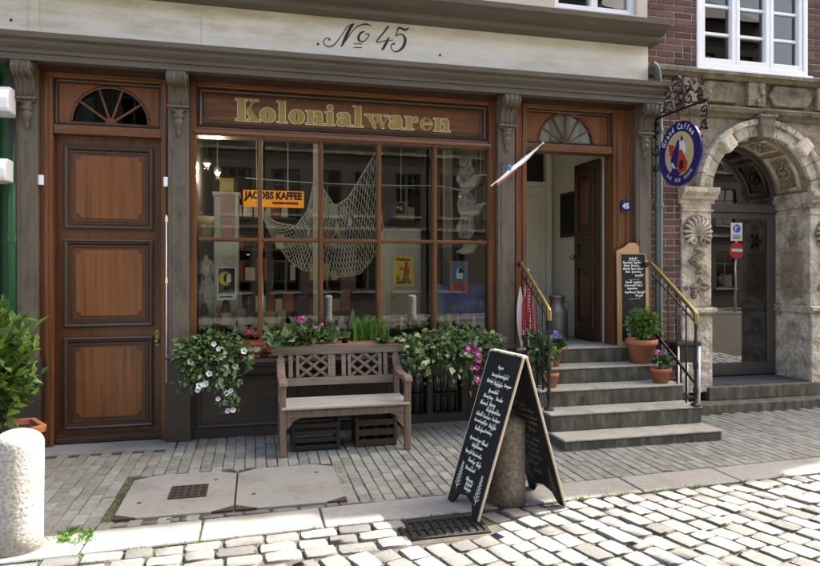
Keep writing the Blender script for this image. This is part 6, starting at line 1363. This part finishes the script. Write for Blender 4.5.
# stock on the shelves at the back of the shop
q = random.Random(33); stock = []
cols_ = ['yellow', 'redbox', 'enamel_cream', 'blueprint', 'porcelain', 'bottle', 'terracotta', 'whitefig']
box_me = {c_: mesh_only(MB().box(-.5, .5, -.5, .5, 0, 1), 'stock_box', c_) for c_ in cols_}
for si, (x0, x1) in enumerate(((-.5, .55), (.7, 1.5), (1.7, 2.4))):
    for z in (1.03, 1.48, 1.93, 2.38):
        x = x0 + .06
        while x < x1 - .06:
            w = q.uniform(.08, .16); h = q.uniform(.12, .32); cc = q.choice(cols_); o = bpy.data.objects.new('stock_box', box_me[cc]); C.objects.link(o); o.location = (x + w / 2, 9.42, z + .001); o.scale = (w * .92, .14, h)
            cn = {'yellow': 'yellow', 'redbox': 'red', 'enamel_cream': 'cream', 'blueprint': 'blue', 'porcelain': 'speckled white', 'bottle': 'dark green', 'terracotta': 'terracotta', 'whitefig': 'white'}[cc]; tag(o, cn + ' packet standing on the shop back shelves', 'packet', cn + ' packets on the back shelves'); x += w + .01
# ------------------------------------------------------------------ across the street, mirrored in the glass
for k, (x, y) in enumerate(((2.2, -7.0), (4.9, -7.0), (7.6, -7.0), (10.3, -7.0), (13.0, -7.0), (19.4, -7.0))):
    o = bollard(x, y, .14, .85, 'granite bollard on the far pavement across the street'); o['group'] = 'bollards across the street'; o.location.z = .02
rs = thing('road_sign', (18.4, -7.5, .02), 'red and white no entry sign on a post across the street', 'sign')
MB().tube([(18.4, -7.5, .0), (18.4, -7.5, 3.5)], .035, 10).build('post', 'whitepaint', rs, True); MB().xz(arc(18.4, 2.45, .32, 0, 352, 44), -7.455, -7.44).build('red_disc', 'sign_red', rs); B(18.16, 18.64, -7.438, -7.432, 2.40, 2.50).build('white_bar', 'enamel_white', rs); B(18.2, 18.6, -7.455, -7.44, 2.95, 3.4).build('blue_plate', 'sign_blue', rs)
def bicycle(x, y, label):
    t = thing('bicycle', (x, y, .02), label, 'bicycle', 'bicycles parked across the street')
    for cx in (x - .52, x + .52):
        w = MB().tube([(cx + .34 * math.cos(a), y, .36 + .34 * math.sin(a)) for a in np.linspace(0, 6.283, 33)], .018, 6, False).build('wheel', 'rubber', t, True)
        m = MB()
        for k in range(10): a = k * .628; m.tube([(cx, y, .36), (cx + .33 * math.cos(a), y, .36 + .33 * math.sin(a))], .002, 4)
        m.build('spokes', 'milkcan', w)
    m = MB()
    for a, b in (((-.52, .36), (-.08, .32)), ((-.08, .32), (-.2, .82)), ((-.2, .82), (-.52, .36)), ((-.08, .32), (.36, .78)), ((-.18, .74), (.36, .80)), ((.34, .95), (.52, .36))): m.tube([(x + a[0], y, a[1]), (x + b[0], y, b[1])], .014, 6)
    m.build('frame', 'iron', t); MB().tube([(x + .34, y, .95), (x + .36, y, 1.05), (x + .30, y + .25, 1.07)], .011, 6).build('handlebar', 'milkcan', t); MB().tube([(x + .36, y, 1.05), (x + .30, y - .25, 1.07)], .011, 6).build('handlebar', 'milkcan', t); MB().ball((x - .23, y, .90), (.13, .07, .035), 10, 6).build('saddle', 'rubber', t, True); MB().tube([(x - .2, y, .82), (x - .22, y, .89)], .011, 6).build('seat_post', 'milkcan', t)
for x, y in ((5.7, -8.6), (6.5, -8.9), (8.6, -8.7), (17.0, -8.0)): bicycle(x, y, 'dark bicycle parked on the far pavement across the street')
for k, (x, y) in enumerate(((11.6, -9.2), (20.6, -8.6))):
    t = thing('street_planter', (x, y, .02), ['leafy shrub in a terracotta tub across the street before the dark brown house', 'leafy shrub in a terracotta tub by the far road sign'][k], 'potted plant'); MB().lathe(pot_profile(.35, .5), (x, y, .02), 20).build('tub', 'terracotta', t, True); leaf_mesh('foliage', 'leafivy', t, clumps((x, y, 1.05), (.6, .55, .6), 60, 20, 50 + k), .12, 20 + k, .6)
for o in C.objects:
    if o.type == 'MESH' and o.parent is None and 'label' not in o.keys() and 'kind' not in o.keys(): print('UNTAGGED', o.name)
